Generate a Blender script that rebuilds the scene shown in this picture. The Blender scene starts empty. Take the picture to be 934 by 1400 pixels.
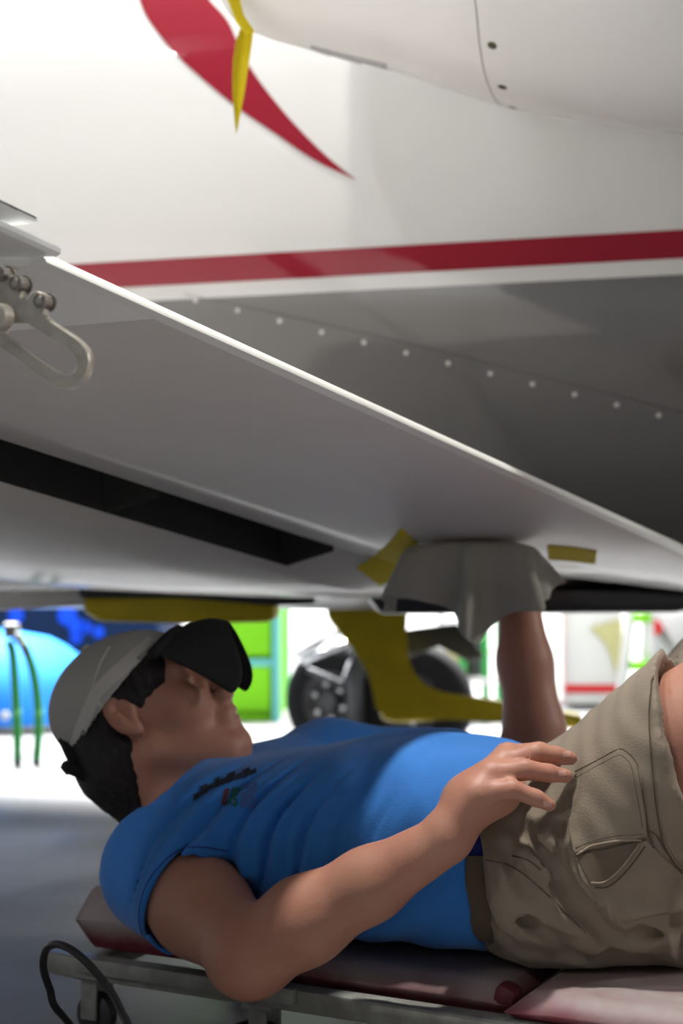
import bpy, bmesh, math, random
import numpy as np
from mathutils import Vector, Matrix, noise
from mathutils.bvhtree import BVHTree
random.seed(7); rng = np.random.default_rng(7)
sc = bpy.context.scene; COL = sc.collection
R = math.radians

# ------------------------------------------------------------------ camera, world, lights, exposure
CAM_Z, PITCH = 0.56, math.atan(100/2000)
cam = bpy.data.objects.new('camera', bpy.data.cameras.new('camera')); COL.objects.link(cam)
cam.location = (0, 0, CAM_Z); cam.rotation_euler = (math.pi/2 + PITCH, 0, 0)
cam.data.sensor_fit = 'VERTICAL'; cam.data.sensor_height = 36; cam.data.sensor_width = 24
cam.data.lens = 36*2000/1400; cam.data.clip_start = .05
cam.data.dof.use_dof = True; cam.data.dof.focus_distance = 1.52; cam.data.dof.aperture_fstop = 4.0
sc.camera = cam
w = bpy.data.worlds.new('world'); sc.world = w; w.use_nodes = True
w.node_tree.nodes['Background'].inputs[0].default_value = (.93, .96, 1, 1)
w.node_tree.nodes['Background'].inputs[1].default_value = .12
sc.view_settings.view_transform = 'Standard'; sc.view_settings.look = 'None'
sc.view_settings.gamma = 1; sc.view_settings.exposure = .3; sc.view_settings.use_curve_mapping = False

def lamp(name, loc, target, size, power, color=(1, 1, 1)):
    l = bpy.data.lights.new(name, 'AREA'); l.shape = 'DISK'; l.size = size; l.energy = power; l.color = color
    o = bpy.data.objects.new(name, l); COL.objects.link(o); o.location = loc
    o.rotation_euler = (Vector(target)-Vector(loc)).to_track_quat('-Z', 'Y').to_euler()
    return o
lamp('high_bay_lamp', (.30, 1.55, 7.7), (.1, 2, .4), .32, 500, (1, .97, .92))
lamp('high_bay_lamp', (-7.2, -6.2, 8.2), (0, 2.7, 1.2), .4, 130, (.98, .98, 1))
def ceiling_fill(x, y, power, sx=2.2, sy=3.2):
    l = bpy.data.lights.new('ceiling_fill_panel', 'AREA'); l.shape = 'RECTANGLE'; l.size = sx; l.size_y = sy; l.energy = power; l.color = (.96, .98, 1)
    o = bpy.data.objects.new('ceiling_fill_panel', l); COL.objects.link(o); o.location = (x, y, 8.3)
for x, y, p in ((-3.4, 0.6, 150), (-5.5, 3, 160)): ceiling_fill(x, y, p, .8, .8)  # added unseen panels, placed to fill the fuselage side and spare the man
lamp('side_fill_light', (6.8, 1.6, 3.4), (.4, 2.1, .5), .6, 120, (1, .98, .95))  # added fill for the raised far arm, no known source
lamp('hangar_bay_lamp', (2.5, 8.5, 5.8), (1.2, 6.5, 0), 1.6, 2000, (1, .98, .95))
lamp('hangar_bay_lamp', (-2.2, 8.2, 5.8), (-.8, 6, 0), 1.6, 2200, (.95, .98, 1))

# ------------------------------------------------------------------ projection helpers (pixel of the 934x1400 frame + a depth -> point)
_c, _s = math.cos(PITCH), math.sin(PITCH)
def ray(px, py):
    a = (px-467)/2000; b = (700-py)/2000
    return Vector((a, _c-b*_s, _s+b*_c))
EYE = Vector((0, 0, CAM_Z))
def at(px, py, Y):
    d = ray(px, py); return EYE + d*(Y/d.y)
def onz(px, py, z):
    d = ray(px, py); return EYE + d*((z-CAM_Z)/d.z)

# ------------------------------------------------------------------ tags
def tag(o, label=None, cat=None, group=None, kind=None):
    if label: o['label'] = label
    if cat: o['category'] = cat
    if group: o['group'] = group
    if kind: o['kind'] = kind
    return o
def empty(name, loc, label=None, cat=None, group=None):
    o = bpy.data.objects.new(name, None); COL.objects.link(o); o.location = loc; o.empty_display_size = .1
    return tag(o, label, cat, group)
def link(name, me, mat=None, parent=None, smooth=True):
    if mat is not None and not me.materials: me.materials.append(mat)
    o = bpy.data.objects.new(name, me); COL.objects.link(o)
    if smooth:
        me.polygons.foreach_set('use_smooth', [True]*len(me.polygons))
    if parent is not None:
        o.parent = parent
        m = Matrix.Identity(4); p = parent
        while p is not None:
            m = Matrix.LocRotScale(p.location, p.rotation_euler, p.scale) @ m if p.parent is None else Matrix.LocRotScale(p.location, p.rotation_euler, p.scale) @ m
            p = p.parent
        o.matrix_parent_inverse = Matrix.Identity(4)
        me.transform(m.inverted())
    return o
def pyd(name, vs, fs, mat=None, parent=None, smooth=False):
    me = bpy.data.meshes.new(name); me.from_pydata([tuple(v) for v in vs], [], fs); me.update()
    return link(name, me, mat, parent, smooth)
def bm_obj(name, bm, mat=None, parent=None, smooth=False, recalc=True):
    if recalc: bmesh.ops.recalc_face_normals(bm, faces=bm.faces)
    me = bpy.data.meshes.new(name); bm.to_mesh(me); bm.free()
    return link(name, me, mat, parent, smooth)
def sharp(o, ang=35):
    o.data.set_sharp_from_angle(angle=R(ang)); return o

# ------------------------------------------------------------------ materials
def lin(h):
    h = h.lstrip('#'); v = [int(h[i:i+2], 16)/255 for i in (0, 2, 4)]
    return tuple(((x+.055)/1.055)**2.4 if x > .04045 else x/12.92 for x in v)
def pbr(name, col, rough=.5, metal=0, coat=0, coat_rough=.03, spec=.5, var=0, vscale=6, bump=0, bscale=200, sheen=0, sss=0, col2=None, rvar=0, stretch=None):
    m = bpy.data.materials.new(name); m.use_nodes = True
    nt = m.node_tree; b = nt.nodes['Principled BSDF']; N = nt.nodes.new; L = nt.links.new
    if isinstance(col, str): col = lin(col)
    b.inputs['Base Color'].default_value = (*col, 1); b.inputs['Roughness'].default_value = rough
    b.inputs['Metallic'].default_value = metal; b.inputs['Coat Weight'].default_value = coat
    b.inputs['Coat Roughness'].default_value = coat_rough; b.inputs['Specular IOR Level'].default_value = spec
    if sheen: b.inputs['Sheen Weight'].default_value = sheen; b.inputs['Sheen Roughness'].default_value = .5
    if sss:
        b.inputs['Subsurface Weight'].default_value = sss; b.inputs['Subsurface Radius'].default_value = (1, .3, .15); b.inputs['Subsurface Scale'].default_value = .004
    tc = N('ShaderNodeTexCoord'); src = tc.outputs['Object']
    if stretch:
        mp = N('ShaderNodeMapping'); L(src, mp.inputs[0]); mp.inputs['Scale'].default_value = stretch; src = mp.outputs[0]
    if var or rvar or col2:
        n = N('ShaderNodeTexNoise'); n.inputs['Scale'].default_value = vscale; n.inputs['Detail'].default_value = 6; n.inputs['Roughness'].default_value = .6
        L(src, n.inputs['Vector'])
        if var or col2:
            mx = N('ShaderNodeMix'); mx.data_type = 'RGBA'
            c2 = lin(col2) if isinstance(col2, str) else (col2 or tuple(c*(1-var) for c in col))
            mx.inputs[6].default_value = (*col, 1); mx.inputs[7].default_value = (*c2, 1)
            rp = N('ShaderNodeMapRange'); rp.inputs[1].default_value = .128; rp.inputs[2].default_value = .66
            L(n.outputs['Fac'], rp.inputs[0]); L(rp.outputs[0], mx.inputs[0]); L(mx.outputs[2], b.inputs['Base Color'])
        if rvar:
            r2 = N('ShaderNodeMapRange'); r2.inputs[3].default_value = max(0, rough-rvar); r2.inputs[4].default_value = rough+rvar
            r2.inputs[1].default_value = .12; r2.inputs[2].default_value = .7
            L(n.outputs['Fac'], r2.inputs[0]); L(r2.outputs[0], b.inputs['Roughness'])
    if bump:
        n2 = N('ShaderNodeTexNoise'); n2.inputs['Scale'].default_value = bscale; n2.inputs['Detail'].default_value = 4
        L(src, n2.inputs['Vector'])
        bp = N('ShaderNodeBump'); bp.inputs['Strength'].default_value = bump; bp.inputs['Distance'].default_value = .002
        L(n2.outputs['Fac'], bp.inputs['Height']); L(bp.outputs[0], b.inputs['Normal'])
    return m
M = dict(
 flap_white=pbr('flap_white', (.88, .87, .84), .4, coat=.5, coat_rough=.08),
 white_paint=pbr('white_paint', (.80, .80, .78), .5, coat=.5, var=.03, vscale=3),
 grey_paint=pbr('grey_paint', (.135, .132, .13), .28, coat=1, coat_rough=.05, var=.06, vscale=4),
 wing_grey=pbr('wing_grey', (.70, .66, .62), .45, coat=.32, coat_rough=.12, spec=.15, var=.10, vscale=5),
 red_paint=pbr('red_paint', (.30, .005, .022), .6, coat=.4, coat_rough=.03, spec=.2),
 belly_shade=pbr('shaded_belly', (.028, .028, .03), .4, coat=.3),  # near-black that paints in the shade under the belly
 cream_edge=pbr('cream_edge', (.86, .85, .80), .4, coat=.2, var=.08, vscale=30),
 slot_shade=pbr('slot_shade', (.02, .019, .017), .8, var=.4, vscale=20),
 steel=pbr('worn_steel', (.62, .58, .50), .38, metal=.75, var=.35, vscale=60, bump=.12, bscale=300),
 bolt=pbr('bolt_steel', (.34, .31, .27), .36, metal=.9, var=.3, vscale=90),
 tape=pbr('yellow_tape', (.74, .58, .02), .75, spec=.08, var=.12, vscale=40, bump=.25, bscale=120),
 film=pbr('yellow_film', (.78, .60, .006), .5, var=.22, vscale=14, bump=.4, bscale=40),
 fair_grey=pbr('fairing_grey', (.42, .42, .42), .5), screw=pbr('screw_white', (.72, .71, .66), .4),
 screw_dark=pbr('screw_dark', (.10, .095, .06), .45, metal=.5),
 seam=pbr('panel_seam', (.30, .30, .29), .7),
 seam_dark=pbr('panel_seam_dark', (.05, .05, .05), .7),
 rubber=pbr('tyre_rubber', (.010, .010, .011), .8, spec=.15, bump=.3, bscale=60),
 hub=pbr('wheel_hub', (.08, .08, .085), .5, metal=.4, var=.3, vscale=30),
 alu=pbr('bright_metal', (.62, .63, .65), .25, metal=.9),
 gear_dark=pbr('gear_dark', (.05, .052, .055), .5, metal=.4),
 skin=pbr('skin', (.46, .245, .165), .5, spec=.4, sss=.0, var=.16, vscale=26, bump=.12, bscale=260, col2=(.43, .19, .13)),
 nail=pbr('nail', (.60, .33, .27), .3, spec=.5),
 hair=pbr('dark_hair', (.009, .006, .005), .55, bump=.8, bscale=260, stretch=(1, 1, 5)),
 shirt=pbr('blue_jersey', (.024, .195, .62), .85, sheen=.12, var=.10, vscale=60, bump=.25, bscale=500),
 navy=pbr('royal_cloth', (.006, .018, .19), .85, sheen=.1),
 khaki=pbr('khaki_twill', (.275, .22, .16), .85, sheen=.1, var=.18, vscale=22, bump=.35, bscale=600),
 khaki_dark=pbr('khaki_thread', (.10, .075, .048), .9),
 pocket_shade=pbr('khaki_shade', (.13, .098, .068), .9),
 khaki_edge=pbr('khaki_worn_edge', (.27, .215, .155), .9),
 cap_mesh=pbr('cap_grey', (.42, .41, .38), .85, bump=.4, bscale=700),
 cap_seam=pbr('cap_tape', (.55, .54, .5), .85),
 black_cloth=pbr('black_cloth', (.007, .007, .008), .85, bump=.3, bscale=400),
 rag=pbr('olive_grey_cloth', (.36, .35, .30), .95, sheen=.1, var=.1, vscale=30, bump=.4, bscale=300),
 print_dark=pbr('print_dark', (.012, .02, .04), .8), print_red=pbr('print_red', (.12, .035, .05), .8), print_green=pbr('print_green', (.01, .10, .10), .8), print_violet=pbr('print_violet', (.055, .12, .36), .85),
 creeper=pbr('creeper_enamel', (.36, .385, .345), .4, var=.45, vscale=24, bump=.15, bscale=90, col2=(.17, .165, .15)),
 black_rubber=pbr('black_hose', (.013, .013, .014), .38),
 concrete=pbr('concrete', (.30, .297, .302), .42, var=.3, vscale=2.2, bump=.12, bscale=30, rvar=.12),
 wall=pbr('wall_white', (.78, .79, .78), .7),
 ceil=pbr('ceiling_grey', (.25, .25, .25), .8), wall_grey=pbr('wall_grey', (.09, .09, .095), .7),
 ltblue=pbr('sky_blue_gloss', (.025, .22, .75), .6, spec=.1), navyp=pbr('navy_paint', (.003, .012, .042), .7, spec=.1), rblue=pbr('royal_blue', (.004, .05, .55), .6, spec=.1),
 lime=pbr('lime_paint', (.12, .36, .010), .6, spec=.1), teal=pbr('teal_trim', (.07, .30, .30), .5), green=pbr('green_paint', (.012, .26, .04), .5), gpost=pbr('pale_green', (.12, .45, .12), .5, spec=.2), 
 white_plain=pbr('white_plain', (.48, .48, .48), .6, spec=.2), redp=pbr('red_plain', (.40, .012, .014), .7, spec=.1), cream=pbr('cream_panel', (.36, .34, .17), .6, spec=.2), greyd=pbr('grey_drum', (.22, .22, .22), .5, var=.5, vscale=3), pinkline=pbr('pink_seam', (.45, .30, .32), .7),
)
def pad_mat():
    m = pbr('pad_vinyl', (.34, .33, .31), .55, bump=.2, bscale=60)
    nt = m.node_tree; N = nt.nodes.new; L = nt.links.new; b = nt.nodes['Principled BSDF']
    tc = N('ShaderNodeTexCoord'); sx = N('ShaderNodeSeparateXYZ'); L(tc.outputs['Object'], sx.inputs[0])
    n = N('ShaderNodeTexNoise'); n.inputs['Scale'].default_value = 16; n.inputs['Detail'].default_value = 4; L(tc.outputs['Object'], n.inputs['Vector'])
    mr = N('ShaderNodeMapRange'); mr.inputs[1].default_value = .034; mr.inputs[2].default_value = .008; mr.inputs[3].default_value = 0; mr.inputs[4].default_value = .75
    L(sx.outputs[2], mr.inputs[0])
    ad = N('ShaderNodeMath'); ad.operation = 'ADD'; L(mr.outputs[0], ad.inputs[0]); L(n.outputs['Fac'], ad.inputs[1])
    m2 = N('ShaderNodeMapRange'); m2.inputs[1].default_value = .122; m2.inputs[2].default_value = 1.15; L(ad.outputs[0], m2.inputs[0])
    mx = N('ShaderNodeMix'); mx.data_type = 'RGBA'; mx.inputs[6].default_value = (.34, .33, .31, 1); mx.inputs[7].default_value = (.16, .022, .035, 1)
    L(m2.outputs[0], mx.inputs[0]); L(mx.outputs[2], b.inputs['Base Color']); return m
M['pad'] = pad_mat(); M['pad_red'] = pbr('pad_red', (.16, .015, .03), .6, var=.5, vscale=60)

# ------------------------------------------------------------------ mesh helpers
def add_box(bm, c, h, rot=None, bev=0):
    r = bmesh.ops.create_cube(bm, size=1)
    m = Matrix.Translation(Vector(c)) @ (rot.to_4x4() if rot is not None else Matrix.Identity(4)) @ Matrix.Diagonal((h[0]*2, h[1]*2, h[2]*2, 1))
    bmesh.ops.transform(bm, matrix=m, verts=r['verts'])
    if bev:
        es = list({e for v in r['verts'] for e in v.link_edges})
        bmesh.ops.bevel(bm, geom=es, offset=bev, segments=2, affect='EDGES', profile=.5)
def add_tube(bm, pts, r, n=10, cap=True, flat=None):
    pts = [Vector(p) for p in pts]; rs = r if isinstance(r, (list, tuple)) else [r]*len(pts)
    rings = []; prev = None
    for i, p in enumerate(pts):
        t = (pts[min(i+1, len(pts)-1)]-pts[max(i-1, 0)]).normalized()
        if prev is None:
            up = Vector((0, 0, 1)) if abs(t.z) < .9 else Vector((1, 0, 0)); a = t.cross(up).normalized()
        else: a = (prev - t*prev.dot(t)).normalized()
        b = t.cross(a); prev = a
        rings.append([bm.verts.new(p + (a*math.cos(2*math.pi*k/n) + b*math.sin(2*math.pi*k/n))*rs[i]) for k in range(n)])
    for i in range(len(rings)-1):
        for k in range(n): bm.faces.new((rings[i][k], rings[i][(k+1) % n], rings[i+1][(k+1) % n], rings[i+1][k]))
    if cap: bm.faces.new(rings[0][::-1]); bm.faces.new(rings[-1])
def tube(name, pts, r, mat, parent=None, n=10):
    bm = bmesh.new(); add_tube(bm, pts, r, n); return bm_obj(name, bm, mat, parent, True)
def box(name, c, h, mat, parent=None, rot=None, bev=.004):
    bm = bmesh.new(); add_box(bm, c, h, rot, bev); return sharp(bm_obj(name, bm, mat, parent, True))
def lathe(bm, prof, c, ax, n=32):
    ax = Vector(ax).normalized(); u = ax.orthogonal().normalized(); v = ax.cross(u); c = Vector(c); rings = []
    for (t, r) in prof:
        if r < 1e-6: rings.append([bm.verts.new(c+ax*t)])
        else: rings.append([bm.verts.new(c+ax*t+(u*math.cos(2*math.pi*k/n)+v*math.sin(2*math.pi*k/n))*r) for k in range(n)])
    for a, b in zip(rings, rings[1:]):
        for k in range(n):
            f = [a[k % len(a)], a[(k+1) % len(a)], b[(k+1) % len(b)], b[k % len(b)]]
            f = list(dict.fromkeys(f))
            if len(f) > 2: bm.faces.new(f)
def lathed(name, prof, c, ax, mat, parent=None, n=32, ang=40):
    bm = bmesh.new(); lathe(bm, prof, c, ax, n); return sharp(bm_obj(name, bm, mat, parent, True), ang)
def prism(name, poly, off, mat, parent=None, bev=0):
    """closed outline of points, thickened by the vector off"""
    bm = bmesh.new(); off = Vector(off)
    a = [bm.verts.new(p) for p in poly]; b = [bm.verts.new(Vector(p)+off) for p in poly]; n = len(a)
    bm.faces.new(a); bm.faces.new(b[::-1])
    for i in range(n): bm.faces.new((a[i], b[i], b[(i+1) % n], a[(i+1) % n]))
    if bev: bmesh.ops.bevel(bm, geom=list(bm.edges), offset=bev, segments=2, affect='EDGES', profile=.5)
    return sharp(bm_obj(name, bm, mat, parent, True))
def curve2d(loops, depth, bev=0):
    """filled outline with holes in local xy, thickened +-depth"""
    cu = bpy.data.curves.new('outline', 'CURVE'); cu.dimensions = '2D'; cu.fill_mode = 'BOTH'; cu.extrude = depth; cu.bevel_depth = bev; cu.bevel_resolution = 1
    for lp in loops:
        s = cu.splines.new('POLY'); s.points.add(len(lp)-1); s.use_cyclic_u = True
        for p, q in zip(s.points, lp): p.co = (q[0], q[1], 0, 1)
    o = bpy.data.objects.new('outline', cu); COL.objects.link(o)
    dg = bpy.context.evaluated_depsgraph_get(); me = bpy.data.meshes.new_from_object(o.evaluated_get(dg))
    bpy.data.objects.remove(o); bpy.data.curves.remove(cu); return me
def catmull(pts, k=6, closed=False):
    pts = [Vector(p) for p in pts]; n = len(pts); out = []
    rngi = range(n if closed else n-1)
    for i in rngi:
        p0 = pts[(i-1) % n] if closed or i > 0 else pts[0]; p1 = pts[i]; p2 = pts[(i+1) % n]
        p3 = pts[(i+2) % n] if closed or i+2 < n else pts[-1]
        for j in range(k):
            t = j/k; out.append(.5*((2*p1)+(-p0+p2)*t+(2*p0-5*p1+4*p2-p3)*t*t+(-p0+3*p1-3*p2+p3)*t**3))
    if not closed: out.append(pts[-1])
    return out
def bvh_of(*objs):
    vs, fs = [], []
    for o in objs:
        mw = o.matrix_basis if o.parent is None else None
        m = Matrix.Identity(4); p = o
        while p is not None: m = Matrix.LocRotScale(p.location, p.rotation_euler, p.scale) @ m; p = p.parent
        b = len(vs); vs += [m @ v.co for v in o.data.vertices]; fs += [[b+i for i in q.vertices] for q in o.data.polygons]
    return BVHTree.FromPolygons(vs, fs)
def hit(bvh, px, py):
    d = ray(px, py).normalized(); h = bvh.ray_cast(EYE, d, 20)
    if h[0] is None: return None
    n = h[1]
    return h[0], (-n if n.dot(d) > 0 else n)
def strip_on(name, bvh, pl, r, mat, parent, lift=0, n=6, k=5, dense=True):
    """a thin cord lying on a surface along a line given in the frame"""
    pts = catmull([(x, y, 0) for x, y in pl], k) if dense else [Vector((x, y, 0)) for x, y in pl]
    P = []
    for p in pts:
        h = hit(bvh, p.x, p.y)
        if h and (not P or (h[0]-P[-1]).length < .08): P.append(h[0]+h[1]*lift)
    if len(P) < 2: return None
    return tube(name, P, r, mat, parent, n)
def poly_inside(x, y, poly):
    c = False; j = len(poly)-1
    for i in range(len(poly)):
        xi, yi = poly[i]; xj, yj = poly[j]
        if (yi > y) != (yj > y) and x < (xj-xi)*(y-yi)/(yj-yi)+xi: c = not c
        j = i
    return c
def patch_on(name, bvh, left, right, mat, parent, lift=.0015, nu=24, nv=8, thick=.0):
    """a thin layer lying on a surface, bounded by two edge lines given in the frame"""
    Lp = catmull([(x, y, 0) for x, y in left], 8); Rp = catmull([(x, y, 0) for x, y in right], 8)
    def smp(P, t):
        q = t*(len(P)-1); i = min(int(q), len(P)-2); return P[i].lerp(P[i+1], q-i)
    bm = bmesh.new(); G = []
    for i in range(nu+1):
        a = smp(Lp, i/nu); b = smp(Rp, i/nu); row = []
        for j in range(nv+1):
            p = a.lerp(b, j/nv); h = hit(bvh, p.x, p.y)
            row.append(None if h is None else (h[0]+h[1]*(lift), h[1]))
        G.append(row)
    V = {}
    def v(i, j, top):
        k = (i, j, top)
        if k not in V:
            p, nn = G[i][j]; V[k] = bm.verts.new(p if top else p-nn*(thick+lift*.6))
        return V[k]
    ok = lambda i, j: 0 <= i < nu and 0 <= j < nv and all(G[a][b] for a in (i, i+1) for b in (j, j+1))
    for i in range(nu):
        for j in range(nv):
            if not ok(i, j): continue
            try: bm.faces.new((v(i, j, 1), v(i+1, j, 1), v(i+1, j+1, 1), v(i, j+1, 1)))
            except ValueError: continue
            if thick:
                for (a, b, di, dj) in (((i, j), (i+1, j), 0, -1), ((i+1, j+1), (i, j+1), 0, 1), ((i, j+1), (i, j), -1, 0), ((i+1, j), (i+1, j+1), 1, 0)):
                    if not ok(i+di, j+dj): bm.faces.new((v(*b, 1), v(*a, 1), v(*a, 0), v(*b, 0)))
    bmesh.ops.remove_doubles(bm, verts=bm.verts, dist=1e-5)
    bmesh.ops.recalc_face_normals(bm, faces=bm.faces)
    # face the eye
    o = bm_obj(name, bm, mat, parent, True, recalc=False)
    return sharp(o, 50)
def disc_on(name, bvh, px, py, r, h, mat, parent, n=12):
    q = hit(bvh, px, py)
    if not q: return None
    p, nn = q
    return lathed(name, [(-.002, 0), (-.002, r), (h*.6, r), (h, r*.8), (h, 0)], p, nn, mat, parent, n)

# ------------------------------------------------------------------ signed-distance sculpting (one continuous surface)
class Vol:
    def __init__(s, lo, hi, h):
        s.lo = np.array(lo, float); s.h = h; s.n = np.ceil((np.array(hi)-s.lo)/h).astype(int)+1
        s.f = np.full(s.n, .3, np.float32)
        s.ax = [(s.lo[i]+h*np.arange(s.n[i])).astype(np.float32) for i in range(3)]
    def reg(s, lo, hi):
        a = np.clip(np.floor((np.array(lo)-s.lo)/s.h).astype(int), 0, s.n); b = np.clip(np.ceil((np.array(hi)-s.lo)/s.h).astype(int)+1, 0, s.n)
        sl = tuple(slice(a[i], b[i]) for i in range(3))
        X = s.ax[0][sl[0]][:, None, None]; Y = s.ax[1][sl[1]][None, :, None]; Z = s.ax[2][sl[2]][None, None, :]
        return sl, X, Y, Z
    def put(s, sl, d, k, op):
        g = s.f[sl]
        if g.size == 0: return
        if op == 'sub': d = -d
        if op in ('sub', 'and'):
            if k: hh = np.maximum(k-np.abs(g-d), 0)/k; s.f[sl] = np.maximum(g, d)+hh*hh*k*.25
            else: s.f[sl] = np.maximum(g, d)
        else:
            if k: hh = np.maximum(k-np.abs(g-d), 0)/k; s.f[sl] = np.minimum(g, d)-hh*hh*k*.25
            else: s.f[sl] = np.minimum(g, d)
    def cone(s, a, b, ra, rb, k=.02, op='add', sq=None):
        a = np.array(a, float); b = np.array(b, float); p = max(ra, rb)+k+4*s.h
        sl, X, Y, Z = s.reg(np.minimum(a, b)-p, np.maximum(a, b)+p); d = b-a; L = d@d+1e-12
        t = np.clip(((X-a[0])*d[0]+(Y-a[1])*d[1]+(Z-a[2])*d[2])/L, 0, 1)
        x = X-a[0]-t*d[0]; y = Y-a[1]-t*d[1]; z = Z-a[2]-t*d[2]
        s.put(sl, np.sqrt(x*x+y*y+z*z)-(ra+(rb-ra)*t), k, op)
    def chain(s, P, rs, k=.015, op='add'):
        for i in range(len(P)-1): s.cone(P[i], P[i+1], rs[i], rs[i+1], k, op)
    def ell(s, c, r, ax=None, k=.02, op='add', extra=0):
        c = np.array(c, float); ax = np.eye(3) if ax is None else np.array(ax, float); p = max(r)+k+4*s.h+extra
        sl, X, Y, Z = s.reg(c-p, c+p); x = X-c[0]; y = Y-c[1]; z = Z-c[2]
        q0 = q1 = 0
        for i in range(3):
            v = x*ax[i][0]+y*ax[i][1]+z*ax[i][2]; q0 = q0+(v/r[i])**2; q1 = q1+(v/r[i]**2)**2
        k0 = np.sqrt(q0); k1 = np.sqrt(q1)+1e-9
        s.put(sl, k0*(k0-1)/k1, k, op)
    def half(s, p, n, k=0, op='and', lo=None, hi=None):
        """keep the side against n"""
        sl, X, Y, Z = s.reg(s.lo if lo is None else lo, s.lo+s.n*s.h if hi is None else hi); n = np.array(n, float); n /= np.linalg.norm(n)
        s.put(sl, (X-p[0])*n[0]+(Y-p[1])*n[1]+(Z-p[2])*n[2], k, op)
    def xyz(s): return s.ax[0][:, None, None], s.ax[1][None, :, None], s.ax[2][None, None, :]
    def mesh(s, name, mat, parent=None, relax=1):
        f = s.f; sg = f < 0
        nx, ny, nz = f.shape
        cs = np.zeros((nx-1, ny-1, nz-1), np.uint8)
        for dx in (0, 1):
            for dy in (0, 1):
                for dz in (0, 1): cs += sg[dx:nx-1+dx, dy:ny-1+dy, dz:nz-1+dz]
        act = (cs > 0) & (cs < 8); I = np.argwhere(act); idx = np.full(act.shape, -1, np.int32); idx[act] = np.arange(len(I))
        cor = {(dx, dy, dz): f[I[:, 0]+dx, I[:, 1]+dy, I[:, 2]+dz] for dx in (0, 1) for dy in (0, 1) for dz in (0, 1)}
        acc = np.zeros((len(I), 3)); cnt = np.zeros(len(I))
        for a in range(3):
            for u in (0, 1):
                for v in (0, 1):
                    c0 = [0, 0, 0]; o = [i for i in range(3) if i != a]; c0[o[0]] = u; c0[o[1]] = v; c1 = list(c0); c1[a] = 1
                    f0 = cor[tuple(c0)]; f1 = cor[tuple(c1)]; m = (f0 < 0) != (f1 < 0); t = np.where(m, f0/(f0-f1+1e-20), 0)
                    p = np.zeros((len(I), 3)); p[:, o[0]] = u; p[:, o[1]] = v; p[:, a] = t
                    acc[m] += p[m]; cnt[m] += 1
        V = s.lo+(I+acc/cnt[:, None])*s.h
        F = []
        for a in range(3):
            o1, o2 = (a+1) % 3, (a+2) % 3
            s0 = [slice(None)]*3; s1 = [slice(None)]*3; s0[a] = slice(0, -1); s1[a] = slice(1, None)
            E0 = sg[tuple(s0)]; E1 = sg[tuple(s1)]; ch = np.argwhere(E0 != E1)
            ch = ch[(ch[:, o1] > 0) & (ch[:, o2] > 0) & (ch[:, o1] < f.shape[o1]-1) & (ch[:, o2] < f.shape[o2]-1)]
            fl = E0[ch[:, 0], ch[:, 1], ch[:, 2]]
            q = []
            for d1, d2 in ((0, 0), (1, 0), (1, 1), (0, 1)):
                c = ch.copy(); c[:, o1] -= 1-d1; c[:, o2] -= 1-d2; q.append(idx[c[:, 0], c[:, 1], c[:, 2]])
            q = np.stack(q, 1); q[~fl] = q[~fl][:, ::-1]; F.append(q)
        F = np.concatenate(F); F = F[(F >= 0).all(1)]
        for _ in range(relax):
            A = np.zeros_like(V); n_ = np.zeros(len(V))
            for i in range(4):
                a, b = F[:, i], F[:, (i+1) % 4]
                np.add.at(A, a, V[b]); np.add.at(n_, a, 1)
            V = V*.5+.5*A/np.maximum(n_, 1)[:, None]
        me = bpy.data.meshes.new(name); me.vertices.add(len(V)); me.vertices.foreach_set('co', V.ravel().astype(np.float32))
        me.loops.add(len(F)*4); me.loops.foreach_set('vertex_index', F.ravel().astype(np.int32))
        me.polygons.add(len(F)); me.polygons.foreach_set('loop_start', np.arange(0, len(F)*4, 4, dtype=np.int32))
        me.update(calc_edges=True); me.validate()
        return link(name, me, mat, parent, True)
nv = lambda v: np.array(v, float)

# ================================================================== SETTING
box('floor', (0, 2.5, -.05), (9.2, 10.7, .05), M['concrete'], bev=0)['kind'] = 'structure'
box('wall_back', (0, 13.1, 4.25), (9, .1, 4.25), M['wall'], bev=0)['kind'] = 'structure'
box('wall_left', (-9.1, 4, 4.25), (.1, 9, 4.25), M['wall_grey'], bev=0)['kind'] = 'structure'
box('wall_right', (9.1, 4, 4.25), (.1, 9, 4.25), M['wall_grey'], bev=0)['kind'] = 'structure'
box('wall_front', (0, -5.0-3.1, 4.25), (9, .1, 4.25), M['wall_grey'], bev=0)['kind'] = 'structure'
box('ceiling', (0, 2.5, 8.6), (9.2, 10.7, .1), M['ceil'], bev=0)['kind'] = 'structure'

# ================================================================== AIRCRAFT
JET = empty('jet_aircraft', (0, 3.4, 0), 'white business jet with red stripe and dark grey belly above the lying man', 'aircraft')
psi = R(13.9); FA = Vector((math.cos(psi), -math.sin(psi), 0)); FO = Vector((-math.sin(psi), -math.cos(psi), 0))   # along the cabin towards the tail, out of its side
F0 = Vector((0, 2.75, 0))            # on the widest line of the near side
FW = .83
prof = [(2.36, 0), (2.33, .25), (2.22, .46), (2.05, .645), (1.85, .765), (1.65, .82), (1.45, .83), (1.30, .825), (1.20, .815), (1.10, .80), (1.0, .775), (.90, .735), (.80, .675), (.70, .59), (.61, .48), (.54, .33), (.505, .16), (.50, 0)]
pr = catmull([(z, u, 0) for z, u in prof], 4)
PR = [(p.x, p.y) for p in pr]; PR = PR + [(z, -u) for z, u in reversed(PR[1:-1])]
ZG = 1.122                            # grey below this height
def fus_pt(t, z, u): return F0 + FA*t + FO*(u-FW) + Vector((0, 0, z))
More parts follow.
